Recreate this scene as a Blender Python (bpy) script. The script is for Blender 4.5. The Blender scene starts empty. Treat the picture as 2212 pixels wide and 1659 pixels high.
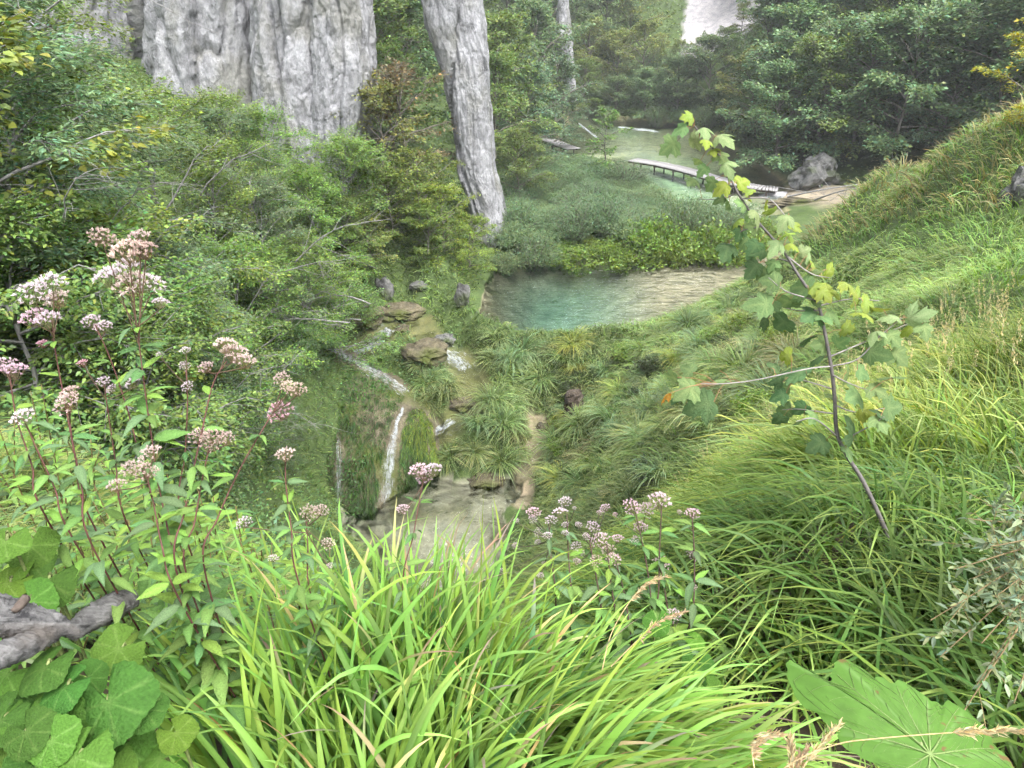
import bpy, math, random
import numpy as np
from mathutils import Vector, Matrix, noise as mnoise

# ------------------------------------------------------------------ camera, sky, sun, exposure
F_PX, CU, CV = 1550.0, 1106.0, 829.5          # focal length and centre of a 2212 x 1659 frame
PITCH = math.radians(28.0)
scene = bpy.context.scene
col = scene.collection
cam_d = bpy.data.cameras.new("camera")
cam_d.sensor_width = 36.0
cam_d.lens = 36.0 * F_PX / 2212.0
cam_d.clip_start = 0.05
cam_d.clip_end = 2000.0
cam = bpy.data.objects.new("camera", cam_d)
col.objects.link(cam)
cam.rotation_euler = (math.pi / 2 - PITCH, 0, 0)
scene.camera = cam

SUN_EL, SUN_AZ = math.radians(62), math.radians(140)   # azimuth from +Y towards +X
world = bpy.data.worlds.new("World")
scene.world = world
world.use_nodes = True
wn = world.node_tree.nodes
wl = world.node_tree.links
wn.clear()
w_out = wn.new("ShaderNodeOutputWorld")
w_bg = wn.new("ShaderNodeBackground")
w_sky = wn.new("ShaderNodeTexSky")
w_sky.sky_type = 'NISHITA'
w_sky.sun_disc = False
w_sky.sun_elevation = SUN_EL
w_sky.sun_rotation = SUN_AZ
w_sky.air_density = 1.0
w_sky.dust_density = 4.0
w_sky.ozone_density = 1.0
w_hs = wn.new("ShaderNodeHueSaturation")
w_hs.inputs['Saturation'].default_value = 0.22     # cloud cover whitens the sky
wl.new(w_sky.outputs[0], w_hs.inputs['Color'])
wl.new(w_hs.outputs[0], w_bg.inputs['Color'])
w_bg.inputs['Strength'].default_value = 0.15
wl.new(w_bg.outputs[0], w_out.inputs['Surface'])

sun_d = bpy.data.lights.new("sun", 'SUN')
sun_d.energy = 1.2
sun_d.angle = math.radians(40)
sun_d.color = (1.0, 0.97, 0.92)
sun = bpy.data.objects.new("sun", sun_d)
col.objects.link(sun)
sun_dir = Vector((math.sin(SUN_AZ) * math.cos(SUN_EL), math.cos(SUN_AZ) * math.cos(SUN_EL), math.sin(SUN_EL)))
sun.rotation_euler = sun_dir.to_track_quat('Z', 'Y').to_euler()

scene.view_settings.view_transform = 'Standard'
scene.view_settings.look = 'None'
scene.view_settings.gamma = 1.0
scene.view_settings.use_curve_mapping = False
scene.view_settings.exposure = 2.1
scene.render.engine = 'CYCLES'
scene.cycles.max_bounces = 4
scene.cycles.use_adaptive_sampling = True
scene.cycles.adaptive_threshold = 0.04
scene.cycles.adaptive_min_samples = 12
scene.cycles.use_light_tree = False
scene.cycles.diffuse_bounces = 2
scene.cycles.glossy_bounces = 2
scene.cycles.transmission_bounces = 4
scene.cycles.transparent_max_bounces = 10
scene.cycles.volume_bounces = 0
scene.cycles.caustics_reflective = False
scene.cycles.caustics_refractive = False
scene.cycles.use_denoising = True
scene.cycles.sample_clamp_indirect = 4.0

rng = np.random.default_rng(7)
random.seed(7)
CP, SP = math.cos(PITCH), math.sin(PITCH)

# ------------------------------------------------------------------ small helpers
def ray(u, v):
    a, b = (u - CU) / F_PX, (CV - v) / F_PX
    return np.array([a, CP + b * SP, -SP + b * CP])
def atz(u, v, z):
    d = ray(u, v); return d * (z / d[2])
def aty(u, v, y):
    d = ray(u, v); return d * (y / d[1])
def atd(u, v, dist):
    d = ray(u, v); return d / np.linalg.norm(d) * dist
def nrm(a):
    a = np.asarray(a, float)
    return a / np.maximum(np.linalg.norm(a, axis=-1, keepdims=True), 1e-9)
def sm(x, a, b):
    t = np.clip((x - a) / (b - a), 0, 1); return t * t * (3 - 2 * t)
def vnoise(x, y, s=1.0, seed=0):
    """cheap smooth 2-D noise, about -1..1"""
    x = np.asarray(x) * s; y = np.asarray(y) * s; r = np.random.default_rng(seed); o = 0
    for k in range(5):
        a = r.uniform(0, 6.283); f = r.uniform(.6, 1.6); p = r.uniform(0, 6.283)
        o = o + np.sin((x * math.cos(a) + y * math.sin(a)) * f + p + 1.3 * np.sin((x * math.sin(a) - y * math.cos(a)) * f * .7 + p))
    return o / 3.2
def in_poly(x, y, poly):
    x = np.asarray(x); y = np.asarray(y); c = np.zeros(x.shape, bool); n = len(poly); j = n - 1
    for i in range(n):
        xi, yi = poly[i][:2]; xj, yj = poly[j][:2]
        c ^= ((yi > y) != (yj > y)) & (x < (xj - xi) * (y - yi) / (yj - yi + 1e-12) + xi)
        j = i
    return c
def dist_line(x, y, pts):
    x = np.asarray(x, float); y = np.asarray(y, float); d = np.full(x.shape, 1e9)
    for p, q in zip(pts[:-1], pts[1:]):
        px, py = p[:2]; dx, dy = q[0] - px, q[1] - py
        t = np.clip(((x - px) * dx + (y - py) * dy) / (dx * dx + dy * dy + 1e-9), 0, 1)
        d = np.minimum(d, np.hypot(x - px - t * dx, y - py - t * dy))
    return d

class MB:
    """collects pieces of one mesh"""
    def __init__(s): s.V = []; s.F3 = []; s.F4 = []; s.C = []; s.n = 0
    def add(s, V, F3=None, F4=None, C=(.5, .5, .5)):
        V = np.asarray(V, float).reshape(-1, 3)
        if F3 is not None and len(F3): s.F3.append(np.asarray(F3, int).reshape(-1, 3) + s.n)
        if F4 is not None and len(F4): s.F4.append(np.asarray(F4, int).reshape(-1, 4) + s.n)
        C = np.asarray(C, float)
        if C.ndim == 1: C = np.tile(C, (len(V), 1))
        s.C.append(C); s.V.append(V); s.n += len(V); return s
    def mesh(s, name, smooth=False):
        me = bpy.data.meshes.new(name)
        V = np.concatenate(s.V); C = np.concatenate(s.C)
        F3 = np.concatenate(s.F3) if s.F3 else np.zeros((0, 3), int)
        F4 = np.concatenate(s.F4) if s.F4 else np.zeros((0, 4), int)
        me.vertices.add(len(V)); me.vertices.foreach_set('co', V.astype(np.float32).ravel())
        me.loops.add(F3.size + F4.size)
        me.loops.foreach_set('vertex_index', np.concatenate([F3.ravel(), F4.ravel()]).astype(np.int32))
        me.polygons.add(len(F3) + len(F4))
        st = np.concatenate([np.arange(len(F3)) * 3, len(F3) * 3 + np.arange(len(F4)) * 4]).astype(np.int32)
        me.polygons.foreach_set('loop_start', st)
        if smooth: me.polygons.foreach_set('use_smooth', np.ones(len(st), bool))
        at = me.attributes.new('Col', 'FLOAT_COLOR', 'POINT')
        at.data.foreach_set('color', np.concatenate([C, np.ones((len(C), 1))], 1).astype(np.float32).ravel())
        me.update(calc_edges=True)
        return me
    def build(s, name, mat, parent=None, smooth=False, loc=None):
        me = s.mesh(name, smooth); me.materials.append(M[mat])
        return link(name, me, parent, loc)
def link(name, me, parent=None, loc=None, mw=None):
    o = bpy.data.objects.new(name, me); col.objects.link(o)
    if parent is not None: o.parent = parent
    if loc is not None: o.location = loc
    if mw is not None: o.matrix_basis = mw
    return o
def tag(o, label, cat=None, group=None, kind=None):
    o['label'] = label
    if cat: o['category'] = cat
    if group: o['group'] = group
    if kind: o['kind'] = kind
    return o
def thing(name, label, cat, loc=(0, 0, 0), group=None, rz=0.0, sc=1.0):
    o = bpy.data.objects.new(name, None); col.objects.link(o)
    o.empty_display_size = .1
    o.location = loc; o.rotation_euler = (0, 0, rz); o.scale = (sc, sc, sc)
    return tag(o, label, cat, group)
def tube(mb, P, R, sides=6, C=(.5, .5, .5), cap=True):
    P = np.asarray(P, float); n = len(P); R = np.broadcast_to(np.asarray(R, float), (n,))
    T = nrm(np.gradient(P, axis=0))
    ref = np.array([0.31, 0.22, .92]) if abs(T[0, 2]) < .8 else np.array([.9, .3, .1])
    A = nrm(np.cross(T, ref)); B = np.cross(T, A)
    th = np.arange(sides) / sides * 2 * math.pi
    V = P[:, None] + R[:, None, None] * (np.cos(th)[None, :, None] * A[:, None] + np.sin(th)[None, :, None] * B[:, None])
    i = np.arange(n - 1)[:, None] * sides; j = np.arange(sides)[None]; k = (j + 1) % sides
    F4 = np.stack([i + j, i + k, i + sides + k, i + sides + j], -1).reshape(-1, 4)
    V = V.reshape(-1, 3)
    F3 = None
    if cap:
        V = np.concatenate([V, P[-1:] + T[-1:] * R[-1]])
        F3 = np.stack([(n - 1) * sides + np.arange(sides), (n - 1) * sides + (np.arange(sides) + 1) % sides, np.full(sides, n * sides)], -1)
    mb.add(V, F3, F4, C)
def spline(P, n):
    """Catmull-Rom through P"""
    P = np.asarray(P, float); m = len(P)
    Q = np.concatenate([2 * P[:1] - P[1:2], P, 2 * P[-1:] - P[-2:-1]])
    t = np.linspace(0, m - 1 - 1e-6, n); i = t.astype(int); f = (t - i)[:, None]
    a, b, c, d = Q[i], Q[i + 1], Q[i + 2], Q[i + 3]
    return .5 * (2 * b + (c - a) * f + (2 * a - 5 * b + 4 * c - d) * f ** 2 + (3 * b - a - 3 * c + d) * f ** 3)
def frames(axis, normal):
    y = nrm(axis); x = nrm(np.cross(y, normal)); z = np.cross(x, y)
    return np.stack([x, y, z], -1)           # columns
def inst(mb, TV, TF, loc, axis, normal, size, C, tipC=None):
    """merge many copies of one small template (y along the leaf, z its normal)"""
    loc = np.asarray(loc, float); k = len(loc); n = len(TV)
    R = frames(axis, normal)
    S = np.broadcast_to(np.asarray(size, float).reshape(k, -1), (k, 3)) if np.ndim(size) else np.full((k, 3), size)
    V = np.einsum('kij,knj->kni', R, TV[None] * S[:, None]) + loc[:, None]
    Fc = (TF[None] + (np.arange(k) * n)[:, None, None]).reshape(-1, 3)
    C = np.broadcast_to(np.asarray(C, float), (k, 3))
    mb.add(V.reshape(-1, 3), Fc, None, np.repeat(C, n, axis=0))
RHOMB = (np.array([[0, 0, 0], [-.32, .45, .1], [0, 1, 0], [.32, .45, .1]]), np.array([[0, 3, 2], [0, 2, 1]]))
NARROW = (np.array([[0, 0, 0], [-.11, .4, .03], [0, 1, -.1], [.11, .4, .03]]), np.array([[0, 3, 2], [0, 2, 1]]))
OVATE = (np.array([[0, 0, 0], [-.26, .3, .06], [-.2, .65, .03], [0, 1, -.12], [.2, .65, .03], [.26, .3, .06], [0, .45, 0]]),
         np.array([[0, 6, 1], [1, 6, 2], [2, 6, 3], [3, 6, 4], [4, 6, 5], [5, 6, 0]]))
def lin(r, g, b):
    f = lambda c: (c / 255 / 12.92) if c / 255 <= .04045 else ((c / 255 + .055) / 1.055) ** 2.4
    return np.array([f(r), f(g), f(b)])
def jit(c, n, r, amt=.25, hue=.12):
    """n variations of a colour: brightness and a yellow-blue drift"""
    c = np.asarray(c, float); b = np.exp(r.normal(0, amt, (n, 1))); h = r.normal(0, hue, n)
    o = c[None] * b; o = np.stack([o[:, 0] * (1 + h), o[:, 1], o[:, 2] * (1 - h)], 1)
    return np.clip(o, .003, .9)
def blades(mb, root, d, bend, L, W, k, segs, C, tipC, r, droop=.5, fold=False, twist=.5, curl=None):
    """arching grass blades, vectorised. d start direction, bend horizontal lean, k how far it arches"""
    n = len(root); s = np.linspace(0, 1, segs + 1)
    d = nrm(d); hb = nrm(bend); L = np.broadcast_to(L, (n,)); W = np.broadcast_to(W, (n,)); k = np.broadcast_to(k, (n,))
    P = root[:, None] + L[:, None, None] * (d[:, None] * s[None, :, None] * (1 - .25 * k[:, None, None] * s[None, :, None])
        + (k[:, None] * s[None] ** 2)[..., None] * hb[:, None] * .7)
    P[..., 2] -= (L * k * droop)[:, None] * s[None] ** 3
    if curl is not None:
        P += (L * curl)[:, None, None] * hb[:, None] * (.5 * s ** 4)[None, :, None]; P[..., 2] -= (L * curl)[:, None] * (s ** 5)[None]
    T = nrm(np.gradient(P, axis=1))
    side0 = nrm(np.cross(hb, [0, 0, 1.0]) + r.normal(0, .35, (n, 3)))
    ax = nrm(np.cross(T, side0[:, None])); side = np.cross(ax, T)
    tw = (r.normal(0, twist, n)[:, None] * s[None])[..., None]
    side = side * np.cos(tw) + ax * np.sin(tw)
    w = np.minimum(1, .55 + s * 3) * (1 - s ** 2.2) ** .8
    w[-1] = .02
    hw = (W[:, None] * w[None])[..., None] * .5
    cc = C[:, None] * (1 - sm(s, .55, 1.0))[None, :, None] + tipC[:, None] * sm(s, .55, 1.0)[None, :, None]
    if fold:
        V = np.stack([P - side * hw, P - ax * hw * .35 * np.sign(1), P + side * hw], 2); m = 3
    else:
        V = np.stack([P - side * hw, P + side * hw], 2); m = 2
    CC = np.repeat(cc[:, :, None], m, 2)
    base = (np.arange(n) * (segs + 1) * m)[:, None, None]
    i = (np.arange(segs) * m)[None, :, None]; q = np.arange(m - 1)[None, None]
    F4 = np.stack([base + i + q, base + i + q + 1, base + i + m + q + 1, base + i + m + q], -1).reshape(-1, 4)
    mb.add(V.reshape(-1, 3), None, F4, CC.reshape(-1, 3))

def box_mesh(name, sx, sy, sz, mat, bev=.0):
    V = np.array([[x, y, z] for x in (-.5, .5) for y in (-.5, .5) for z in (-.5, .5)]) * [sx, sy, sz]
    mb = MB(); mb.add(V, None, [[0, 1, 3, 2], [4, 6, 7, 5], [0, 4, 5, 1], [2, 3, 7, 6], [0, 2, 6, 4], [1, 5, 7, 3]])
    me = mb.mesh(name); me.materials.append(M[mat]); return me
# ------------------------------------------------------------------ materials
M = {}
def nt(name):
    m = bpy.data.materials.new(name); m.use_nodes = True; n = m.node_tree.nodes; n.clear(); M[name] = m
    return m, n, m.node_tree.links
def foliage_mat(name, trans=.35, rough=.5, spec=.3, vary=.25, noise_scale=9.0, bump=0.0, objvar=.12):
    m, n, l = nt(name)
    out = n.new("ShaderNodeOutputMaterial"); at = n.new("ShaderNodeAttribute"); at.attribute_name = 'Col'
    oi = n.new("ShaderNodeObjectInfo"); tc = n.new("ShaderNodeTexCoord"); nz = n.new("ShaderNodeTexNoise")
    nz.inputs['Scale'].default_value = noise_scale; nz.inputs['Detail'].default_value = 3
    l.new(tc.outputs['Object'], nz.inputs['Vector'])
    mr = n.new("ShaderNodeMapRange"); mr.inputs[3].default_value = 1 - vary; mr.inputs[4].default_value = 1 + vary
    mr.inputs[1].default_value = .3; mr.inputs[2].default_value = .7
    l.new(nz.outputs['Fac'], mr.inputs[0])
    mo = n.new("ShaderNodeMapRange"); mo.inputs[3].default_value = 1 - objvar; mo.inputs[4].default_value = 1 + objvar
    l.new(oi.outputs['Random'], mo.inputs[0])
    mu = n.new("ShaderNodeMath"); mu.operation = 'MULTIPLY'; l.new(mr.outputs[0], mu.inputs[0]); l.new(mo.outputs[0], mu.inputs[1])
    hs = n.new("ShaderNodeHueSaturation"); l.new(at.outputs['Color'], hs.inputs['Color']); l.new(mu.outputs[0], hs.inputs['Value'])
    mh = n.new("ShaderNodeMapRange"); mh.inputs[3].default_value = .485; mh.inputs[4].default_value = .515
    l.new(oi.outputs['Random'], mh.inputs[0]); l.new(mh.outputs[0], hs.inputs['Hue'])
    pb = n.new("ShaderNodeBsdfPrincipled"); pb.inputs['Roughness'].default_value = rough; pb.inputs['Specular IOR Level'].default_value = spec
    tr = n.new("ShaderNodeBsdfTranslucent"); mx = n.new("ShaderNodeMixShader"); mx.inputs[0].default_value = trans
    hs2 = n.new("ShaderNodeHueSaturation"); hs2.inputs['Hue'].default_value = .487; hs2.inputs['Saturation'].default_value = 1.1; hs2.inputs['Value'].default_value = 1.25
    l.new(hs.outputs[0], hs2.inputs['Color']); l.new(hs.outputs[0], pb.inputs['Base Color']); l.new(hs2.outputs[0], tr.inputs['Color'])
    if bump:
        bp = n.new("ShaderNodeBump"); bp.inputs['Strength'].default_value = bump; bp.inputs['Distance'].default_value = .02
        l.new(nz.outputs['Fac'], bp.inputs['Height']); l.new(bp.outputs[0], pb.inputs['Normal'])
    l.new(pb.outputs[0], mx.inputs[1]); l.new(tr.outputs[0], mx.inputs[2]); l.new(mx.outputs[0], out.inputs['Surface'])
foliage_mat('leaf', .35, .45, .35, .2, 1.5)
foliage_mat('grass', .35, .5, .25, .3, .8)
foliage_mat('blade', .38, .5, .22, .12, 3.0, objvar=.15)
foliage_mat('big_leaf', .28, .65, .10, .2, 24.0, bump=.5, objvar=.16)
foliage_mat('petal', .3, .7, .1, .1, 30.0)
def solid_mat(name, c1, c2, c3=None, scale=6.0, stretch=(1, 1, 1), rough=.85, bump=.6, bdist=.05, spec=.2, attr=False, hi=.62, lo=.36, detail=8, fine=7.0):
    """mottled rock / wood / soil: two noises mixing three real colours, plus relief"""
    m, n, l = nt(name)
    out = n.new("ShaderNodeOutputMaterial"); pb = n.new("ShaderNodeBsdfPrincipled"); tc = n.new("ShaderNodeTexCoord")
    mp = n.new("ShaderNodeMapping"); mp.inputs['Scale'].default_value = stretch
    l.new(tc.outputs['Object'], mp.inputs['Vector'])
    a = n.new("ShaderNodeTexNoise"); a.inputs['Scale'].default_value = scale; a.inputs['Detail'].default_value = detail; a.inputs['Roughness'].default_value = .65
    b = n.new("ShaderNodeTexNoise"); b.inputs['Scale'].default_value = scale * fine; b.inputs['Detail'].default_value = 6; b.inputs['Roughness'].default_value = .7
    g = n.new("ShaderNodeTexNoise"); g.inputs['Scale'].default_value = scale * .35; g.inputs['Detail'].default_value = 5
    for q in (a, b, g): l.new(mp.outputs[0], q.inputs['Vector'])
    rp = n.new("ShaderNodeValToRGB"); rp.color_ramp.elements[0].position = lo; rp.color_ramp.elements[1].position = hi
    rp.color_ramp.elements[0].color = (*c1, 1); rp.color_ramp.elements[1].color = (*c2, 1)
    l.new(a.outputs['Fac'], rp.inputs[0]); colr = rp.outputs[0]
    if c3 is not None:
        r2 = n.new("ShaderNodeMapRange"); r2.inputs[1].default_value = .5; r2.inputs[2].default_value = .66; l.new(g.outputs['Fac'], r2.inputs[0])
        mx = n.new("ShaderNodeMix"); mx.data_type = 'RGBA'; l.new(r2.outputs[0], mx.inputs['Factor']); l.new(colr, mx.inputs['A']); mx.inputs['B'].default_value = (*c3, 1); colr = mx.outputs['Result']
    r3 = n.new("ShaderNodeMapRange"); r3.inputs[1].default_value = .3; r3.inputs[2].default_value = .7; r3.inputs[3].default_value = .7; r3.inputs[4].default_value = 1.25; l.new(b.outputs['Fac'], r3.inputs[0])
    hs = n.new("ShaderNodeHueSaturation"); l.new(colr, hs.inputs['Color']); l.new(r3.outputs[0], hs.inputs['Value']); colr = hs.outputs[0]
    if attr:
        at = n.new("ShaderNodeAttribute"); at.attribute_name = 'Col'
        mm = n.new("ShaderNodeMix"); mm.data_type = 'RGBA'; mm.blend_type = 'MULTIPLY'; mm.inputs['Factor'].default_value = 1
        l.new(colr, mm.inputs['A']); l.new(at.outputs['Color'], mm.inputs['B']); colr = mm.outputs['Result']
    l.new(colr, pb.inputs['Base Color']); pb.inputs['Roughness'].default_value = rough; pb.inputs['Specular IOR Level'].default_value = spec
    ad = n.new("ShaderNodeMath"); ad.operation = 'MULTIPLY_ADD'; ad.inputs[1].default_value = .4; l.new(b.outputs['Fac'], ad.inputs[0]); l.new(a.outputs['Fac'], ad.inputs[2])
    bp = n.new("ShaderNodeBump"); bp.inputs['Strength'].default_value = bump; bp.inputs['Distance'].default_value = bdist
    l.new(ad.outputs[0], bp.inputs['Height']); l.new(bp.outputs[0], pb.inputs['Normal']); l.new(pb.outputs[0], out.inputs['Surface'])
solid_mat('limestone', (.17, .172, .18), (.35, .352, .37), (.23, .23, .215), scale=1.3, stretch=(1.2, 1.2, .75), bump=1.0, bdist=.4, fine=5, lo=.37, hi=.58, detail=15)
solid_mat('small_rock', (.045, .045, .045), (.165, .165, .16), (.045, .06, .022), scale=2.2, bump=.9, bdist=.08)
solid_mat('tufa', (.045, .04, .026), (.15, .13, .085), (.07, .085, .022), scale=1.6, bump=1.0, bdist=.15)
solid_mat('ground', (.75, .75, .75), (1.2, 1.15, 1.1), None, scale=1.2, bump=.6, bdist=.06, attr=True)
solid_mat('scree', (.36, .35, .37), (.55, .54, .56), None, scale=1.2, bump=.9, bdist=.25)
solid_mat('bark', (.07, .06, .05), (.22, .20, .18), (.13, .13, .09), scale=4, stretch=(3, 3, .6), bump=.8, bdist=.02)
solid_mat('pale_bark', (.12, .115, .11), (.27, .265, .26), None, scale=5, stretch=(3, 3, .6), bump=.5, bdist=.01)
solid_mat('driftwood', (.03, .03, .032), (.19, .187, .185), (.09, .08, .072), scale=9, stretch=(.22, 4, 4), bump=1.0, bdist=.02, fine=3)
solid_mat('plank_wood', (.17, .165, .165), (.33, .32, .32), None, scale=3, stretch=(1, 4, 4), bump=.4, bdist=.02)
solid_mat('dark_wood', (.05, .04, .035), (.14, .11, .09), None, scale=5, bump=.6, bdist=.03)
solid_mat('stump_wood', (.035, .028, .022), (.11, .088, .07), None, scale=6, stretch=(3, 3, .5), bump=1, bdist=.06)
solid_mat('stem', (.65, .65, .65), (1.2, 1.2, 1.2), None, scale=20, bump=.3, bdist=.004, attr=True, rough=.6)
def water_mat(name, ripple=.5, scale=2.2, tint=(.93, .98, .96), stretch=(1, 1, 1), rough=.03, vol=None, dens=.25):
    m, n, l = nt(name)
    out = n.new("ShaderNodeOutputMaterial"); tc = n.new("ShaderNodeTexCoord"); mp = n.new("ShaderNodeMapping"); mp.inputs['Scale'].default_value = stretch
    l.new(tc.outputs['Object'], mp.inputs['Vector'])
    nz = n.new("ShaderNodeTexNoise"); nz.inputs['Scale'].default_value = scale; nz.inputs['Detail'].default_value = 3; nz.inputs['Distortion'].default_value = .6
    l.new(mp.outputs[0], nz.inputs['Vector'])
    bp = n.new("ShaderNodeBump"); bp.inputs['Strength'].default_value = min(ripple, 1.0); bp.inputs['Distance'].default_value = .55 if name == 'pool_water' else .3
    l.new(nz.outputs['Fac'], bp.inputs['Height'])
    gl = n.new("ShaderNodeBsdfGlossy"); gl.inputs['Roughness'].default_value = rough; l.new(bp.outputs[0], gl.inputs['Normal'])
    tr = n.new("ShaderNodeBsdfTransparent"); tr.inputs['Color'].default_value = (*tint, 1)
    fr = n.new("ShaderNodeFresnel"); fr.inputs['IOR'].default_value = 1.33; l.new(bp.outputs[0], fr.inputs['Normal'])
    mx = n.new("ShaderNodeMixShader"); l.new(fr.outputs[0], mx.inputs[0]); l.new(tr.outputs[0], mx.inputs[1]); l.new(gl.outputs[0], mx.inputs[2])
    l.new(mx.outputs[0], out.inputs['Surface'])
    if vol:
        va = n.new("ShaderNodeVolumeAbsorption"); va.inputs['Color'].default_value = (*vol, 1); va.inputs['Density'].default_value = dens
        l.new(va.outputs[0], out.inputs['Volume'])
water_mat('pool_water', 1.0, 1.9, stretch=(.7, 1.6, 1), vol=(.22, .80, .80), dens=.17)
water_mat('upper_water', .8, 1.6, stretch=(.7, 1.4, 1), vol=(.15, .78, .74), dens=.24)
water_mat('stream_water', .8, 2.2, tint=(.86, .89, .84))
def foam_mat():
    m, n, l = nt('foam')
    out = n.new("ShaderNodeOutputMaterial"); pb = n.new("ShaderNodeBsdfDiffuse"); tr = n.new("ShaderNodeBsdfTranslucent"); tp = n.new("ShaderNodeBsdfTransparent"); tc = n.new("ShaderNodeTexCoord")
    nz = n.new("ShaderNodeTexNoise"); nz.inputs['Scale'].default_value = 6; nz.inputs['Detail'].default_value = 3; l.new(tc.outputs['Object'], nz.inputs['Vector'])
    for q in (pb, tr): q.inputs['Color'].default_value = (.60, .64, .67, 1)
    mx = n.new("ShaderNodeMixShader"); mx.inputs[0].default_value = .4; l.new(pb.outputs[0], mx.inputs[1]); l.new(tr.outputs[0], mx.inputs[2])
    mr = n.new("ShaderNodeMapRange"); mr.inputs[1].default_value = .38; mr.inputs[2].default_value = .66; mr.inputs[3].default_value = .22; mr.inputs[4].default_value = .58; l.new(nz.outputs['Fac'], mr.inputs[0])
    m2 = n.new("ShaderNodeMixShader"); l.new(mr.outputs[0], m2.inputs[0]); l.new(tp.outputs[0], m2.inputs[1]); l.new(mx.outputs[0], m2.inputs[2]); l.new(m2.outputs[0], out.inputs['Surface'])
foam_mat()

# ------------------------------------------------------------------ terrain
POOL_Z, UP_Z, LOW_Z = -14.0, -13.6, -17.75
cps = []
def cz(u, v, z, zset=None): p = atz(u, v, z); cps.append((p[0], p[1], z if zset is None else zset))
def cy(u, v, y): p = aty(u, v, y); cps.append(tuple(p))
def cw(*a): cps.extend(a)
# deep pool
for u, v, zs in ((1085, 650, -15.5), (1150, 630, -15.8), (1190, 662, -15.6), (1270, 650, -15.2), (1340, 650, -14.75), (1430, 625, -14.3), (1520, 600, -14.13),
                 (1250, 590, -14.2), (1400, 588, -14.12), (1090, 605, -15.2), (1590, 590, -14.1)): cz(u, v, POOL_Z, zs)
for u, v, z in ((1055, 700, -13.7), (1150, 708, -13.5), (1250, 708, -13.5), (1350, 705, -13.5), (1445, 668, -13.5), (1545, 632, -13.6), (1180, 563, -13.8), (1350, 570, -13.75),
                (1500, 573, -13.75), (1640, 565, -13.85), (1030, 605, -12.9), (1020, 660, -13.3),
                (1150, 480, -13.4), (1300, 450, -13.3), (1450, 470, -13.4), (1250, 390, -13.2), (1360, 400, -13.3), (1580, 500, -13.5), (1650, 500, -13.5)): cz(u, v, z)
for u, v, zs in ((1500, 430, -14.6), (1430, 385, -14.2), (1560, 425, -14.2), (1560, 340, -13.85), (1420, 330, -13.9), (1400, 290, -13.8), (1300, 270, -13.8), (1265, 248, -14.0), (1640, 440, -13.75), (1480, 350, -13.95)): cz(u, v, UP_Z, zs)
for u, v, z in ((1700, 430, -13.35), (1790, 432, -13.2), (1660, 385, -13.3), (1740, 470, -13.5), (1760, 390, -12.6), (1450, 255, -13.0), (1380, 240, -12.8), (1220, 300, -13.0), (1200, 345, -13.0), (1230, 250, -13)): cz(u, v, z)
# cascades, mound and lower basin
for u, v, z in ((880, 690, -14.45), (800, 745, -14.95), (740, 768, -15.3), (860, 832, -15.75), (940, 740, -14.6), (985, 775, -15.15), (1010, 830, -15.4), (990, 890, -15.85),
                (930, 920, -16.3), (900, 780, -14.75), (1040, 920, -15.5), (1000, 1000, -16.7), (1100, 960, -16.4), (1160, 900, -16.4), (1155, 1000, -17.2), (1100, 1050, -17.7),
                (1150, 760, -14.5), (1150, 840, -15.2), (1300, 760, -14.0), (1300, 860, -14.6), (1400, 720, -13.2), (1500, 700, -12.2), (1600, 680, -11.9), (1240, 920, -15.4),
                (1300, 960, -14.6), (1200, 1000, -16.6), (1150, 1060, -17.3), (1220, 1080, -16.0), (1400, 900, -12.8), (1400, 1050, -11.5), (1500, 850, -10.8), (1600, 850, -9.3),
                (1700, 800, -8.3), (1700, 640, -10.5), (1800, 560, -9.2), (1900, 600, -7.8), (2100, 600, -5.3), (2000, 430, -7.2)): cz(u, v, z)
cw((-5.3, 37, -13.0), (-7.5, 35.3, -13.2), (-9.5, 33.5, -12.6), (-3.2, 35, -13.7), (-2.2, 33, -14.0))
for u, v in ((900, 1080), (1000, 1100), (1050, 1180), (950, 1220), (860, 1130), (790, 1100), (720, 1060)): cz(u, v, LOW_Z, -18.1)
cw((-5.5, 23.5, -17.6), (-4.6, 25.5, -17.2))
cy(1830, 440, 35); cy(1950, 372, 31.5); cy(2080, 315, 28.5); cy(2212, 268, 25.5)
cw((20, 46, -13.4), (26, 43, -12.9), (24, 51, -13.3), (30, 52, -12.2), (16, 47, -13.6), (30, 38, -10.5), (22, 20, -3), (25, 10, -2), (15, 10, -3.2), (12, 3, -1.7), (20, 0, -1), (34, 28, -3))
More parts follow.
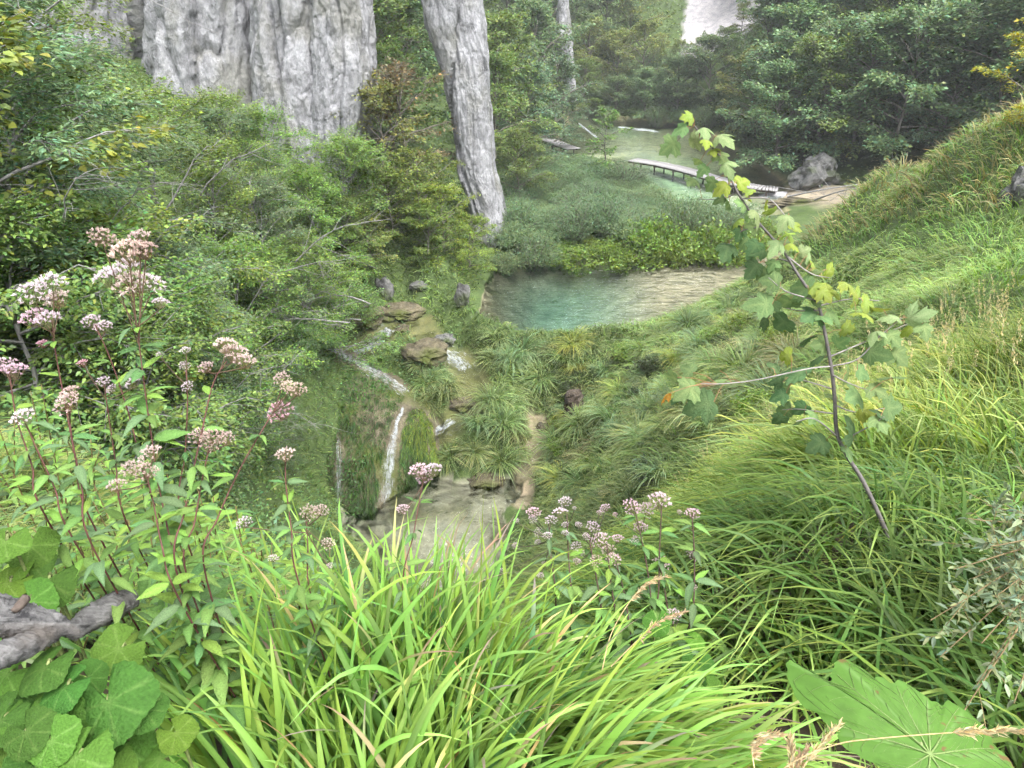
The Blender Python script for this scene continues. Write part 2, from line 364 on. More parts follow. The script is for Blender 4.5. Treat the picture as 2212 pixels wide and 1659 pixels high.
# the bank under the viewer
cw((0, -3, -1.5), (0, 0, -1.65), (0, 1, -1.75), (0, 2, -2.25), (1.5, 2, -1.92), (1.5, 2.5, -1.93), (3, 3, -2.2), (2, 4.9, -3.55), (3.2, 5, -3.2), (5, 8, -4.4), (1, 4, -3.7), (0, 4, -4.4), (0, 7, -8.2), (0, 11, -12.6), (0, 15, -16.2),
   (2, 7, -6.3), (3, 10, -8.8), (-1.5, 2, -2.0), (-3, 2, -1.8), (-1, 1.3, -1.78), (-2, 3, -2.8), (-.8, 2.2, -2.35), (-2, 4, -3.9), (-4, 5, -3.5), (-6, 6, -3.7), (-5, 10, -8.5), (-3, 10, -10.8), (-3, 15, -16), (-6, 15, -12.4), (-9, 14, -7.5), (-12, 10, -4), (-8, 20, -12.4),
   (-6.5, 21, -15.3), (-4, 19, -17.6), (-1, 18, -17.9), (-12, 20, -8.3), (-15, 25, -7.3), (-9, 26, -13), (-12, 32, -10), (-20, 30, -4), (-25, 20, -2), (-30, 10, 0), (-5, 37, -12.6), (-10, 38, -9.5),
   (-3, 42, -12.2), (-8, 46, -9), (-15, 45, -6), (-25, 45, -2), (-3, 52, -12.4), (-6, 60, -11), (-2, 70, -12.6), (-12, 0, -1), (-6, 0, -1.4), (6, 0, -1.5), (0, -15, 0), (15, -15, 1), (-15, -15, 1), (40, 5, 2), (-40, -10, 3))
# valley walls
cw((33, 61, -11), (30, 72, -10), (27, 85, -9.5), (23, 97, -10), (42, 60, -6), (46, 48, -5), (38, 75, -2.5), (52, 70, 4), (60, 50, 6), (50, 30, 2), (62, 85, 14), (45, 95, 7), (18, 108, -9), (27, 118, -8), (36, 128, 0), (48, 140, 14),
   (8, 112, -12.5), (2, 120, -9), (3, 140, 4), (18, 150, 10), (-14, 70, -6), (-9, 90, -7), (4, 88, -12), (-25, 80, 4), (-18, 110, 7), (-8, 130, 8), (-40, 60, 8), (-60, 40, 15), (-50, 100, 28), (0, 180, 30), (60, 160, 40), (-60, 180, 55), (90, 60, 30), (90, 110, 45), (-90, 90, 45), (90, 0, 20), (-90, 0, 25), (0, 230, 55), (90, 220, 70), (-90, 230, 75))
cps = np.array(cps)
def rbf_fit(P):
    X = P[:, :2]; d = np.hypot(X[:, None, 0] - X[None, :, 0], X[:, None, 1] - X[None, :, 1])
    c = np.full(len(P), .6)
    A = np.sqrt(d ** 2 + c[None] ** 2); n = len(P)
    Q = np.concatenate([np.ones((n, 1)), X / 50], 1)
    K = np.block([[A + np.eye(n) * 1e-3, Q], [Q.T, np.zeros((3, 3))]])
    return X, c, np.linalg.solve(K, np.concatenate([P[:, 2], np.zeros(3)]))
RX, RC, RW = rbf_fit(cps)
def rbf(x, y):
    o = RW[-3] + RW[-2] * x / 50 + RW[-1] * y / 50
    for i in range(len(RX)): o = o + RW[i] * np.sqrt((x - RX[i, 0]) ** 2 + (y - RX[i, 1]) ** 2 + RC[i] ** 2)
    return o
gx = np.sinh(np.linspace(-4.2, 4.2, 300)); gx = gx / gx[-1] * 95
ty = np.linspace(0, 1, 360); gy = -12 + 12 * np.linspace(0, 1, 20); gy = np.concatenate([gy[:-1], 240 * (np.exp(3.4 * ty) - 1) / (math.exp(3.4) - 1)])
GXX, GYY = np.meshgrid(gx, gy)
GZ = rbf(GXX, GYY)
pool_poly = [atz(u, v, POOL_Z) for u, v in ((1035, 680), (1050, 610), (1090, 570), (1190, 560), (1300, 556), (1450, 560), (1600, 556), (1680, 550), (1660, 600), (1560, 640), (1460, 690), (1380, 715), (1250, 722), (1120, 718))]
up_poly = [atz(u, v, UP_Z) for u, v in ((1180, 330), (1225, 262), (1228, 238), (1300, 236), (1350, 255), (1460, 268), (1560, 300), (1640, 350), (1700, 400), (1700, 460), (1600, 468), (1500, 470), (1420, 430), (1360, 390), (1300, 340))]
path_line = [atz(1130, 1080, -17.6), atz(1110, 1040, -17.5), atz(1150, 1000, -17.1), atz(1165, 950, -16.7), atz(1160, 895, -16.4)]
stream1 = [atz(905, 688, -14.3), atz(870, 695, -14.4), atz(835, 715, -14.7), atz(800, 745, -14.95), atz(755, 762, -15.2)]
stream2 = [atz(915, 712, -14.4), atz(945, 745, -14.6), atz(975, 770, -15.1), atz(1010, 800, -15.3), atz(1025, 840, -15.45), atz(1000, 885, -15.8), atz(965, 915, -16.05), atz(925, 935, -16.5)]
low_poly = [atz(u, v, LOW_Z) for u, v in ((850, 1040), (930, 1020), (1000, 1045), (1090, 1030), (1130, 1060), (1085, 1105), (1105, 1170), (1080, 1230), (980, 1260), (860, 1260), (740, 1160), (740, 1090), (820, 1090))]
wet = np.minimum.reduce([dist_line(GXX, GYY, stream1), dist_line(GXX, GYY, stream2), dist_line(GXX, GYY, path_line)])
near_w = np.minimum.reduce([wet, dist_line(GXX, GYY, pool_poly + pool_poly[:1]), dist_line(GXX, GYY, up_poly + up_poly[:1]), dist_line(GXX, GYY, low_poly + low_poly[:1])])
inw = in_poly(GXX, GYY, pool_poly) | in_poly(GXX, GYY, up_poly) | in_poly(GXX, GYY, low_poly)
def zline(x, y, pts):
    d = np.full(x.shape, 1e9); z = np.zeros(x.shape)
    for p, q in zip(pts[:-1], pts[1:]):
        dx, dy = q[0] - p[0], q[1] - p[1]; t = np.clip(((x - p[0]) * dx + (y - p[1]) * dy) / (dx * dx + dy * dy + 1e-9), 0, 1)
        e = np.hypot(x - p[0] - t * dx, y - p[1] - t * dy); m = e < d; d = np.where(m, e, d); z = np.where(m, p[2] + (q[2] - p[2]) * t, z)
    return d, z
for L_ in (stream1, stream2, path_line):                      # brooks cut their beds
    d_, z_ = zline(GXX, GYY, L_); w_ = 1 - sm(d_, .5, 1.6); GZ = GZ * (1 - w_) + np.minimum(GZ, z_ - .02) * w_; w_ = 1 - sm(d_, .3, .9); GZ = GZ * (1 - w_) + (z_ - .02) * w_
for poly_, lev_, bank_, dep_ in ((pool_poly, POOL_Z, .45, 1.7), (up_poly, UP_Z, .5, .22), (low_poly, LOW_Z, 1.1, .4)):
    d_ = dist_line(GXX, GYY, poly_ + poly_[:1]); i_ = in_poly(GXX, GYY, poly_)
    GZ = np.where(i_, (lev_ - .04 - np.minimum(d_ * .7, 1.9 * (1 - sm(GXX, 2.5, 8.5)) + .10) if lev_ == POOL_Z else np.minimum(GZ, lev_ - np.minimum(.03 + .2 * d_, dep_))), np.where(d_ < 6, np.minimum(GZ, lev_ + .1 + bank_ * d_ + .12 * d_ ** 2), GZ))
amp = np.where(inw, .03, .03 + .16 * sm(near_w, .4, 2.5)) * sm(np.hypot(GXX, GYY), 1.5, 12)
GZ = GZ + amp * (vnoise(GXX, GYY, 1.1, 1) + .5 * vnoise(GXX, GYY, 2.9, 2)) + sm(near_w, 3, 20) * .5 * vnoise(GXX, GYY, .3, 3)
GZ = GZ - .22 * (1 - sm(wet, .25, .75))
def H(x, y):
    x = np.atleast_1d(np.asarray(x, float)); y = np.atleast_1d(np.asarray(y, float))
    i = np.clip(np.searchsorted(gx, x) - 1, 0, len(gx) - 2); j = np.clip(np.searchsorted(gy, y) - 1, 0, len(gy) - 2)
    fx = np.clip((x - gx[i]) / (gx[i + 1] - gx[i]), 0, 1); fy = np.clip((y - gy[j]) / (gy[j + 1] - gy[j]), 0, 1)
    return (GZ[j, i] * (1 - fx) + GZ[j, i + 1] * fx) * (1 - fy) + (GZ[j + 1, i] * (1 - fx) + GZ[j + 1, i + 1] * fx) * fy
def h(x, y): return float(H(x, y)[0])
def Hn(x, y, e=.15):
    return nrm(np.stack([H(x - e, y) - H(x + e, y), H(x, y - e) - H(x, y + e), np.full(np.shape(np.atleast_1d(x)), 2 * e)], -1))
def hit(u, v, y0=2.0):
    """ground point seen along the ray of a photo position"""
    d = ray(u, v); t = np.geomspace(y0, 230, 3000) / d[1]
    P = d[None] * t[:, None]; g = P[:, 2] - H(P[:, 0], P[:, 1])
    k = np.argmax(g < 0)
    return P[k] if (g < 0).any() else P[-1]
def on_uy(u, y):
    z = -8.0
    for _ in range(6):
        x = (u - CU) / F_PX * (y * CP - z * SP); z = h(x, y)
    return np.array([x, y, z])

SAND = np.array([.31, .265, .185]); SOIL = np.array([.045, .038, .024]); TURF = np.array([.06, .10, .03]); STREAMBED = np.array([.115, .12, .05])
gcol = np.tile(SOIL, (GXX.size, 1)).reshape(GXX.shape + (3,))
far = sm(np.hypot(GXX, GYY), 6, 14)[..., None]
gcol = gcol * (1 - far * .85) + TURF * far * .85
def lay(w, c):
    global gcol
    gcol = gcol * (1 - w[..., None]) + np.asarray(c) * w[..., None]
jn = .35 * vnoise(GXX, GYY, 2.3, 9)
lay(1 - sm(dist_line(GXX, GYY, path_line) + jn, .35, .8), SAND * .85)
lay(in_poly(GXX, GYY, low_poly) * .95, np.array([.26, .255, .205]))
lay(in_poly(GXX, GYY, low_poly) * sm(vnoise(GXX, GYY, 1.6, 61), .15, .6) * .7, np.array([.10, .10, .055]))
lay(in_poly(GXX, GYY, pool_poly) * 1.0, SAND)
lay((1 - sm(dist_line(GXX, GYY, [atz(1180, 575, -13.9), atz(1420, 580, -13.9), atz(1660, 572, -13.9)]) + jn, .3, 1.0)) * .8, SAND)
lay(in_poly(GXX, GYY, up_poly) * 1.0, np.array([.30, .265, .155]))
lay(1 - sm(dist_line(GXX, GYY, [atz(1660, 405, -13.4), atz(1720, 425, -13.4), atz(1800, 428, -13.2)]) + jn, 1.4, 3.2), np.array([.28, .245, .185]))
lay(1 - sm(np.minimum(dist_line(GXX, GYY, stream1), dist_line(GXX, GYY, stream2)) + jn * .6, .5, 1.1), STREAMBED)
lay(in_poly(GXX, GYY, [(24, 112), (40, 116), (50, 150), (30, 140)]) * 1.0, (.30, .295, .31))
gm = MB(); ny, nx = GXX.shape
ii = (np.arange(ny - 1)[:, None] * nx + np.arange(nx - 1)[None])
gm.add(np.stack([GXX, GYY, GZ], -1), None, np.stack([ii, ii + 1, ii + nx + 1, ii + nx], -1), gcol.reshape(-1, 3))
ground = gm.build('ground', 'ground', smooth=True); ground['kind'] = 'structure'; ground['label'] = 'steep valley ground of soil and pale sand under the plants'

# ------------------------------------------------------------------ water
def sheet(name, poly, z, depth, mat, label):
    mb = MB(); n = len(poly); P = np.array([p[:2] for p in poly])
    if sum(P[i - 1, 0] * P[i, 1] - P[i, 0] * P[i - 1, 1] for i in range(n)) < 0: P = P[::-1]
    P = spline(np.concatenate([P, P[:1]]), n * 5)[:-1]; n = len(P)
    top = np.concatenate([P, np.full((n, 1), z)], 1); bot = np.concatenate([P, np.full((n, 1), z - depth)], 1)
    c = P.mean(0); V = np.concatenate([top, bot, [[c[0], c[1], z], [c[0], c[1], z - depth]]])
    k = np.arange(n); k2 = (k + 1) % n
    F3 = np.concatenate([np.stack([k, k2, np.full(n, 2 * n)], -1), np.stack([n + k2, n + k, np.full(n, 2 * n + 1)], -1)])
    mb.add(V, F3, np.stack([k, n + k, n + k2, k2], -1))
    o = mb.build(name, mat); o['kind'] = 'structure'; o['label'] = label; return o
sheet('pool_water', pool_poly, POOL_Z, 4, 'pool_water', 'rippled turquoise pool below the grey rock pillar')
sheet('stream_water', up_poly, UP_Z, 4, 'upper_water', 'shallow green stream winding under the boardwalk')
sheet('basin_water', low_poly, LOW_Z, 2, 'stream_water', 'clear shallow basin at the foot of the waterfall')
def ribbon(name, pts, widths, mat, label, lift=.06):
    P = spline(pts, 60); W = np.interp(np.linspace(0, 1, 60), np.linspace(0, 1, len(widths)), widths)
    T = nrm(np.gradient(P[:, :2], axis=0)); N = np.stack([-T[:, 1], T[:, 0]], -1)
    mb = MB(); q = np.linspace(-1, 1, 9); XY = P[:, None, :2] + N[:, None] * (W[:, None] * q[None])[..., None]
    zc = H(P[:, 0], P[:, 1]) + lift + .05
    Z = np.repeat(zc[:, None], 9, 1) + rng.normal(0, .012, (60, 9))
    V = np.concatenate([XY, Z[..., None]], -1); i = np.arange(59)[:, None] * 9 + np.arange(8)[None]
    mb.add(V, None, np.stack([i + 9, i + 10, i + 1, i], -1))
    o = mb.build(name, mat, smooth=True); o['kind'] = 'structure'; o['label'] = label
ribbon('brook_water', stream1, [.5, .8, .8, .7, .6], 'stream_water', 'brook over yellow stones above the mossy mound')
ribbon('brook_water', stream2, [.6, .95, .95, 1.0, 1.1, 1.0, .8, .6], 'stream_water', 'brook running between grassy banks to the basin')
ribbon('rivulet_water', path_line, [.5, .4, .35, .25, .2], 'stream_water', 'thin rivulet over sand between the tussocks', lift=0.03)

# ------------------------------------------------------------------ rock
def fbm(p, o=4): return mnoise.fractal(p, 1.0, 2.0, o)
def rock_column(rows, y, depth, seed, rough=.9, na=110, nz=120, parent=None, name='buttress', mat='limestone', sq=2.6):
    """rock tower from left and right outlines (photo heights) at its real distance"""
    W = [(aty(1106, v, y)[2], aty(a, v, y)[0], aty(b, v, y)[0]) for v, a, b in rows]
    W.sort(); zz = np.array([w[0] for w in W]); xl = np.array([w[1] for w in W]); xr = np.array([w[2] for w in W])
    Z = np.linspace(zz[0], zz[-1], nz); L = np.interp(Z, zz, xl); Rr = np.interp(Z, zz, xr)
    V = np.zeros((nz, na, 3)); so = seed * 17.3
    for i in range(nz):
        cx, hw = (L[i] + Rr[i]) / 2, (Rr[i] - L[i]) / 2
        hd = depth * (.55 + .45 * (1 - i / nz))
        for j in range(na):
            th = 2 * math.pi * j / na; c, s = math.cos(th), math.sin(th)
            r = 1 / (abs(c) ** sq + abs(s) ** sq) ** (1 / sq)
            x0, y0 = c * r * hw, s * r * hd
            q = Vector((x0 * 1.3 + so, y0 * 1.3, Z[i] * .35)); wv = mnoise.noise(q * .8) * .18
            (f1, f2, _a, _b), pts = mnoise.voronoi(Vector((x0 * .42 + so + wv, y0 * .42, Z[i] * .06 + wv * .3)))
            (g1, g2, _a, _b), pt2 = mnoise.voronoi(Vector((x0 * 1.15 + so + wv, y0 * 1.15, Z[i] * .30 + wv)))
            d = rough * (.50 * math.sin(pts[0].dot(Vector((7.1, 3.7, 5.3))) * 3) - .40 * max(0, 1 - (f2 - f1) * 14))          # big upright blocks and the clefts between
            d += rough * (.07 * math.sin(pt2[0].dot(Vector((5.1, 8.7, 3.3))) * 5) - .10 * max(0, 1 - (g2 - g1) * 12))         # smaller facets
            d += rough * (.24 * fbm(q, 4) + .17 * fbm(Vector((q.x * 3.4, q.y * 3.4, q.z * 2.6)), 5))
            ck = mnoise.noise(Vector((x0 * .7 + so + 9, y0 * .7, Z[i] * .8))); d -= rough * .09 * max(0, 1 - abs(ck) * 10)                     # slanting joints
            k = d / max(math.hypot(x0, y0), .3)
            V[i, j] = (cx + x0 * (1 + k), y + depth + y0 * (1 + k), Z[i] + .25 * mnoise.noise(q * 1.7))
    mb = MB(); i = (np.arange(nz - 1)[:, None] * na); j = np.arange(na)[None]; k = (j + 1) % na
    F = np.stack([i + j, i + k, i + na + k, i + na + j], -1).reshape(-1, 4)
    n0 = nz * na; top = V[-1].mean(0) + [0, 0, .4]
    F3 = np.stack([(nz - 1) * na + np.arange(na), (nz - 1) * na + (np.arange(na) + 1) % na, np.full(na, n0)], -1)
    mb.add(np.concatenate([V.reshape(-1, 3), [top]]), F3, F)
    return mb.build(name, mat, parent)
cl = thing('limestone_cliff', 'broad pale grey limestone cliff behind the trees, split by dark clefts', 'cliff')
rock_column([(-260, 655, 745), (-120, 640, 757), (0, 640, 768), (100, 640, 780), (150, 650, 786), (250, 640, 782), (350, 650, 762), (460, 660, 750)], 40, 3.0, 1, parent=cl, rough=.55, na=190, nz=220)
rock_column([(-260, 505, 690), (0, 512, 680), (100, 515, 690), (250, 530, 700), (350, 560, 715), (460, 580, 720)], 40.6, 3.2, 2, parent=cl, rough=.6, na=190, nz=220)
rock_column([(-260, 250, 515), (0, 255, 512), (120, 255, 514), (250, 260, 560), (450, 260, 600)], 41.5, 3.5, 3, parent=cl, rough=.75, na=150)
rock_column([(-260, -160, 240), (0, -150, 225), (200, -100, 240), (330, -60, 260), (500, -60, 280)], 43, 4, 4, parent=cl, rough=.9, na=150)
pl = thing('rock_pillar', 'tall grey limestone pillar rising beside the turquoise pool', 'rock pillar')
rock_column([(-260, 870, 1015), (-120, 885, 1032), (0, 908, 1040), (60, 912, 1048), (130, 945, 1057), (230, 965, 1060), (380, 988, 1066), (440, 1008, 1078), (480, 1016, 1090), (580, 1015, 1096)], 42.5, 2.2, 5, parent=pl, name='shaft', rough=.42, na=190, nz=260)
sp = thing('rock_spire', 'slim pale rock spire among the far trees', 'rock spire')
rock_column([(-60, 1216, 1224), (-20, 1210, 1228), (40, 1205, 1232), (80, 1200, 1240), (125, 1199, 1241), (220, 1198, 1246)], 88, 1.4, 6, parent=sp, name='shaft', rough=.5, na=70, nz=70)
def boulder(pos, size, seed, name='boulder', mat='small_rock', parent=None, rough=.45, sub=4):
    import bmesh
    bm = bmesh.new(); bmesh.ops.create_icosphere(bm, subdivisions=sub, radius=1)
    for vtx in bm.verts:
        p = vtx.co.copy(); d = 1 + rough * (fbm(p * 1.1 + Vector((seed * 3.1, 0, 0)), 4) + .5 * (1 - abs(mnoise.noise(p * 1.9 + Vector((0, seed * 2.3, 0)))) * 2))
        vtx.co = Vector((p.x * d * size[0], p.y * d * size[1], p.z * d * size[2]))
    me = bpy.data.meshes.new(name); bm.to_mesh(me); bm.free(); me.materials.append(M[mat])
    return link(name, me, parent, pos)

# mossy tufa mound with the waterfall
lip = spline([atz(700, 745, -14.9), atz(745, 768, -15.0), atz(800, 795, -15.15), atz(855, 828, -15.35), atz(905, 872, -15.7), atz(935, 930, -16.3), atz(945, 1000, -17.2)], 60)
foot = spline([atz(600, 905, -16.6), atz(640, 985, -17.4), atz(700, 1075, -18), atz(775, 1125, -18), atz(850, 1085, -18), atz(905, 1050, -18), atz(955, 1030, -18)], 60)
nt_, nl_ = 40, 60
MG = np.zeros((nt_ + 6, nl_, 3))
for j in range(nl_):
    for i in range(nt_ + 6):
        t = (i - 6) / (nt_ - 1)
        if t < 0:
            p = lip[j] + np.array([.5, .9, -.25]) * (-t * 6) * np.array([1, 1, 1 if i else 6])
        else:
            b = math.sin(math.pi * t ** .8) * 1.15 * (.6 + .4 * math.sin(math.pi * j / nl_))
            p = lip[j] * (1 - t) + foot[j] * t + np.array([-.15, -.55, .82]) * b
        q = Vector(p * .9); d = .28 * fbm(q, 4) + .12 * fbm(q * 3.1, 3)
        MG[i, j] = p + np.array([-.2, -.6, .4]) * d * (1 if t > .05 else .3)
mm = MB(); ii = np.arange(nt_ + 5)[:, None] * nl_ + np.arange(nl_ - 1)[None]
mm.add(MG, None, np.stack([ii, ii + nl_, ii + nl_ + 1, ii + 1], -1))
mound = mm.build('tufa_mound', 'tufa', smooth=True)
tag(mound, 'rounded mossy tufa mound that the waterfall runs down', 'mound')
def mound_at(a, t):
    """a along the lip 0..1, t down the face 0..1"""
    a = np.clip(a, 0, 1) * (nl_ - 1); t = 6 + np.clip(t, 0, 1) * (nt_ - 1)
    j = np.minimum(a.astype(int), nl_ - 2); i = np.minimum(t.astype(int), nt_ + 4); fa = (a - j)[:, None]; ft = (t - i)[:, None]
    return (MG[i, j] * (1 - fa) + MG[i, j + 1] * fa) * (1 - ft) + (MG[i + 1, j] * (1 - fa) + MG[i + 1, j + 1] * fa) * ft
# hanging moss and sedge on it
n = 21000; a = rng.uniform(0, 1, n); t = rng.uniform(-0.0, 1, n) ** .9; P = mound_at(a, t); dn = nrm(mound_at(a, t + .05) - P + 1e-6)
P2 = mound_at(a + .02, t); nr = nrm(np.cross(P2 - P, dn)); nr *= np.sign(nr[:, 2:3] * .6 - nr[:, 1:2] * .8 + 1e-6)
mossc = np.where((rng.uniform(0, 1, n) < sm(a, .55, .85) * (1 - sm(t, .3, .7)) * .8)[:, None], jit((.13, .17, .025), n, rng, .25, .1), jit((.038, .072, .016), n, rng, .4, .12))
keep = ~((np.abs(a - .63) < .028 + .03 * t)) & ~((t < .07) & (a > .1) & (a < .7))
keep &= (vnoise(a * 26, t * 11, 1.0, 21) + .5 * vnoise(a * 60, t * 30, 1.0, 22)) > -.75
mb = MB(); k = keep
blades(mb, P[k], (nr * .6 + dn * .6 + rng.normal(0, .42, (n, 3)))[k], (dn + rng.normal(0, .15, (n, 3)))[k] * [1, 1, .1], rng.uniform(.10, .30, k.sum()) * (1 + .5 * vnoise(a[k] * 18, t[k] * 8, 1.0, 23)), rng.uniform(.012, .03, k.sum()), .7, 3, mossc[k], mossc[k] * [1.5, 1.3, 1.1], rng, droop=1.0)
o = mb.build('moss_fringe', 'grass', mound); o['kind'] = 'stuff'; o['label'] = 'hanging green and brown moss covering the mound'

n = 5200; a = rng.uniform(0, .5, n) ** 1.0; t = rng.uniform(0, 1, n); pt = (vnoise(a * 24, t * 7, 1.0, 33) > .05) | (rng.uniform(0, 1, n) < .12); a, t = a[pt], t[pt]; P = mound_at(a, t) + rng.normal(0, .06, (len(a), 3)) + [-.03, -.08, .08]
mb = MB(); inst(mb, OVATE[0] * [1.3, 1, 1], OVATE[1], P, rng.normal(0, .6, (len(a), 3)) + [0, -.4, -.5], rng.normal(0, .4, (len(a), 3)) + [0, -.5, .8], rng.uniform(.05, .13, len(a)), jit((.05, .095, .022), len(a), rng, .35, .12))
o = mb.build('leafy_cover', 'leaf', mound); o['kind'] = 'stuff'; o['label'] = 'broad dark leaves growing over the left of the mound'
def cascade(name, label, path_fn, n, width, wr, seglen, parent=None, lift=.05, spread=.5):
    """falling water as many thin strands following the fall line"""
    r = np.random.default_rng(abs(hash(name)) % 1000 + n); mb = MB()
    for q in range(n):
        s0 = r.uniform(-.1, .9); s1 = min(1, s0 + r.uniform(.4, 1.2) * seglen); s0 = max(s0, 0); s1 = max(s1, s0 + .05); off = r.normal(0, spread)
        s = np.linspace(s0, s1, 7); P = path_fn(s, off) + np.cumsum(r.normal(0, .008, (7, 3)), 0); P[:, 2] += lift + r.uniform(0, .07)
        T = nrm(np.gradient(P, axis=0)); S = nrm(np.cross(T, [0.1, -.75, .65] + r.normal(0, .3, 3)))
        w = r.uniform(*wr) * np.sin(np.linspace(.15, 3.0, 7))[:, None]
        V = np.stack([P - S * w, P + S * w], 1).reshape(-1, 3); i = np.arange(6) * 2
        mb.add(V, None, np.stack([i, i + 1, i + 3, i + 2], -1))
    me = mb.mesh(name); me.materials.append(M['foam']); return tag(link(name, me, parent), label, 'waterfall', kind='stuff' if name == 'white_cascade' else None)
cascade('waterfall', 'thin white waterfall dropping down the mossy mound into the basin', lambda s, o: mound_at(.63 + o * (.006 + .034 * s ** 1.3), .2 + s * .8), 620, .3, (.0015, .006), .16, lift=.12)
cascade('cascade_stream', 'foaming white rill running along the top of the mound', lambda s, o: mound_at(.10 + .52 * s, .03 + .06 * o * (.5 + s)), 700, .3, (.003, .010), .06, lift=.09)
cascade('lower_waterfall', 'small dim waterfall at the left foot of the mossy mound', lambda s, o: mound_at(.36 + .02 * o + .05 * s, .62 + s * .38), 60, .3, (.002, .007), .3)
def along(line, a, b, wd):
    S = spline(line, 50)
    def f(s, o):
        q = (a + (b - a) * s) * 49; i = np.minimum(q.astype(int), 48); fr = (q - i)[:, None]; P = S[i] * (1 - fr) + S[i + 1] * fr
        T = S[i + 1] - S[i]; N = nrm(np.stack([-T[:, 1], T[:, 0], 0 * T[:, 0]], -1)); P = P + N * (o * wd)
        P[:, 2] = H(P[:, 0], P[:, 1]) + .1; return P
    return f
cascade('white_cascade', 'white water tumbling over stones left of the grassy islet', along(stream1, .45, 1.0, .38), 420, .3, (.006, .02), .10)
cascade('white_cascade', 'white water spilling over a yellow ledge above the green brook', along(stream2, .18, .42, .5), 420, .3, (.006, .022), .12)
cascade('white_cascade', 'faint white ripples where the brook bends behind the tussocks', along(stream2, .8, .98, .25), 70, .3, (.01, .03), .3)
cascade('far_rapids', 'far white rapids where the upper stream steps down', lambda s, o: atz(1335, 276, -13.5)[None] + (atz(1425, 286, -13.5) - atz(1335, 276, -13.5))[None] * s[:, None] + np.array([[0, .7 * o, 0]]), 130, .3, (.02, .06), .16)
cascade('far_rapids', 'far white riffle beside the small upright tree', lambda s, o: atz(1250, 268, -13.5)[None] + (atz(1290, 300, -13.5) - atz(1250, 268, -13.5))[None] * s[:, None] + np.array([[0, .8 * o, 0]]), 60, .3, (.03, .1), .25)

# ------------------------------------------------------------------ trees
def gen_tree(seed, Ht, R, cb=.25, nprim=22, nsec=8, nleaf=55, leaf=.2, tmpl=RHOMB, c=(.06, .10, .03), el=(5, 65), flat=.25, lean=(0, 0), trunk_r=None, bark='bark', twig=True, droop=.15, amt=.3, hue=.14, profile=None, leafw=1.0):
    """tapered trunk, limbs, side branches and flat sprays of leaves on them"""
    r = np.random.default_rng(seed); tb, lb, kb = MB(), MB(), MB(); trunk_r = trunk_r or Ht * .016
    n = 9; z = np.linspace(-.4, Ht * .93, n); w = np.cumsum(r.normal(0, Ht * .012, (n, 2)), 0); w[:2] *= .3
    TP = np.stack([w[:, 0] + lean[0] * (z / Ht) ** 1.4 * Ht, w[:, 1] + lean[1] * (z / Ht) ** 1.4 * Ht, z], -1)
    tube(tb, TP, trunk_r * (1 - .85 * np.linspace(0, 1, n)), 7)
    prof = profile or (lambda f: math.sin(math.pi * min(1, .12 + .9 * f ** .75)) ** .7)
    pos, axs, nrs, szs = [], [], [], []
    for i in range(nprim):
        f = (i + r.uniform(0, 1)) / nprim; hf = cb + (1 - cb) * f ** .9; az = i * 2.4 + r.normal(0, .5)
        ln = R * prof(f) * r.uniform(.7, 1.2) + .15 * R
        e = math.radians(el[0] + (el[1] - el[0]) * f + r.normal(0, 9))
        st = np.array([np.interp(hf * Ht * .95, TP[:, 2], TP[:, q]) for q in range(3)])
        d = np.array([math.cos(az) * math.cos(e), math.sin(az) * math.cos(e), math.sin(e)])
        s = np.linspace(0, 1, 7)[:, None]; P = st + d * ln * s; P[:, 2] += ln * (.12 * np.sin(s[:, 0] * 2.2) - droop * s[:, 0] ** 2.2)
        P[1:] += np.cumsum(r.normal(0, ln * .025, (6, 3)), 0)
        tube(kb, P, trunk_r * .42 * (1 - .85 * s[:, 0]) * (.6 + .6 * ln / R), 4)
        for q in range(nsec):
            g = .2 + .8 * (q + r.uniform(0, 1)) / nsec; k = min(5, int(g * 6)); b = P[k] + (P[k + 1] - P[k]) * (g * 6 - k)
            sa = az + (1 if q % 2 else -1) * r.uniform(.35, 1.15) * (1.05 - .5 * g); sl = R * r.uniform(.22, .5) * (1.15 - .5 * g)
            se = e * .4 + r.normal(0, .22); dd = np.array([math.cos(sa) * math.cos(se), math.sin(sa) * math.cos(se), math.sin(se)])
            if twig:
                tt = np.linspace(0, 1, 4)[:, None]; Q = b + dd * sl * tt; Q[:, 2] -= sl * .18 * tt[:, 0] ** 2
                tube(kb, Q, trunk_r * .12 * (1 - .8 * tt[:, 0]) + .002, 3, cap=False)
            m = int(nleaf * r.uniform(.6, 1.3)); u = r.uniform(.05, 1.12, m); la = nrm(np.cross(dd, [0, 0, 1])); lo = r.normal(0, .30, m) * sl * (1.15 - .6 * u)
            p = b + dd * (sl * u)[:, None] + la * lo[:, None]; p[:, 2] += r.normal(0, sl * flat * .45, m) - sl * .18 * u ** 2 - np.abs(lo) * .15
            pos.append(p); axs.append(dd + la * (np.sign(lo) * .9)[:, None] + r.normal(0, .35, (m, 3)) - [0, 0, .25]); nrs.append(np.array([0, 0, 1.0]) + r.normal(0, .42, (m, 3)) + d * .25)
            szs.append(leaf * r.uniform(.6, 1.25, m))
    pos = np.concatenate(pos); axs = np.concatenate(axs); nrs = np.concatenate(nrs); szs = np.concatenate(szs)
    cl_ = jit(c, len(pos), r, amt, hue)
    inst(lb, tmpl[0] * [leafw, 1, 1], tmpl[1], pos, axs, nrs, szs, cl_)
    mt, ml, mk = tb.mesh('trunk', True), lb.mesh('crown'), kb.mesh('limbs', True)
    mt.materials.append(M[bark]); ml.materials.append(M['leaf']); mk.materials.append(M[bark])
    return mt, ml, mk
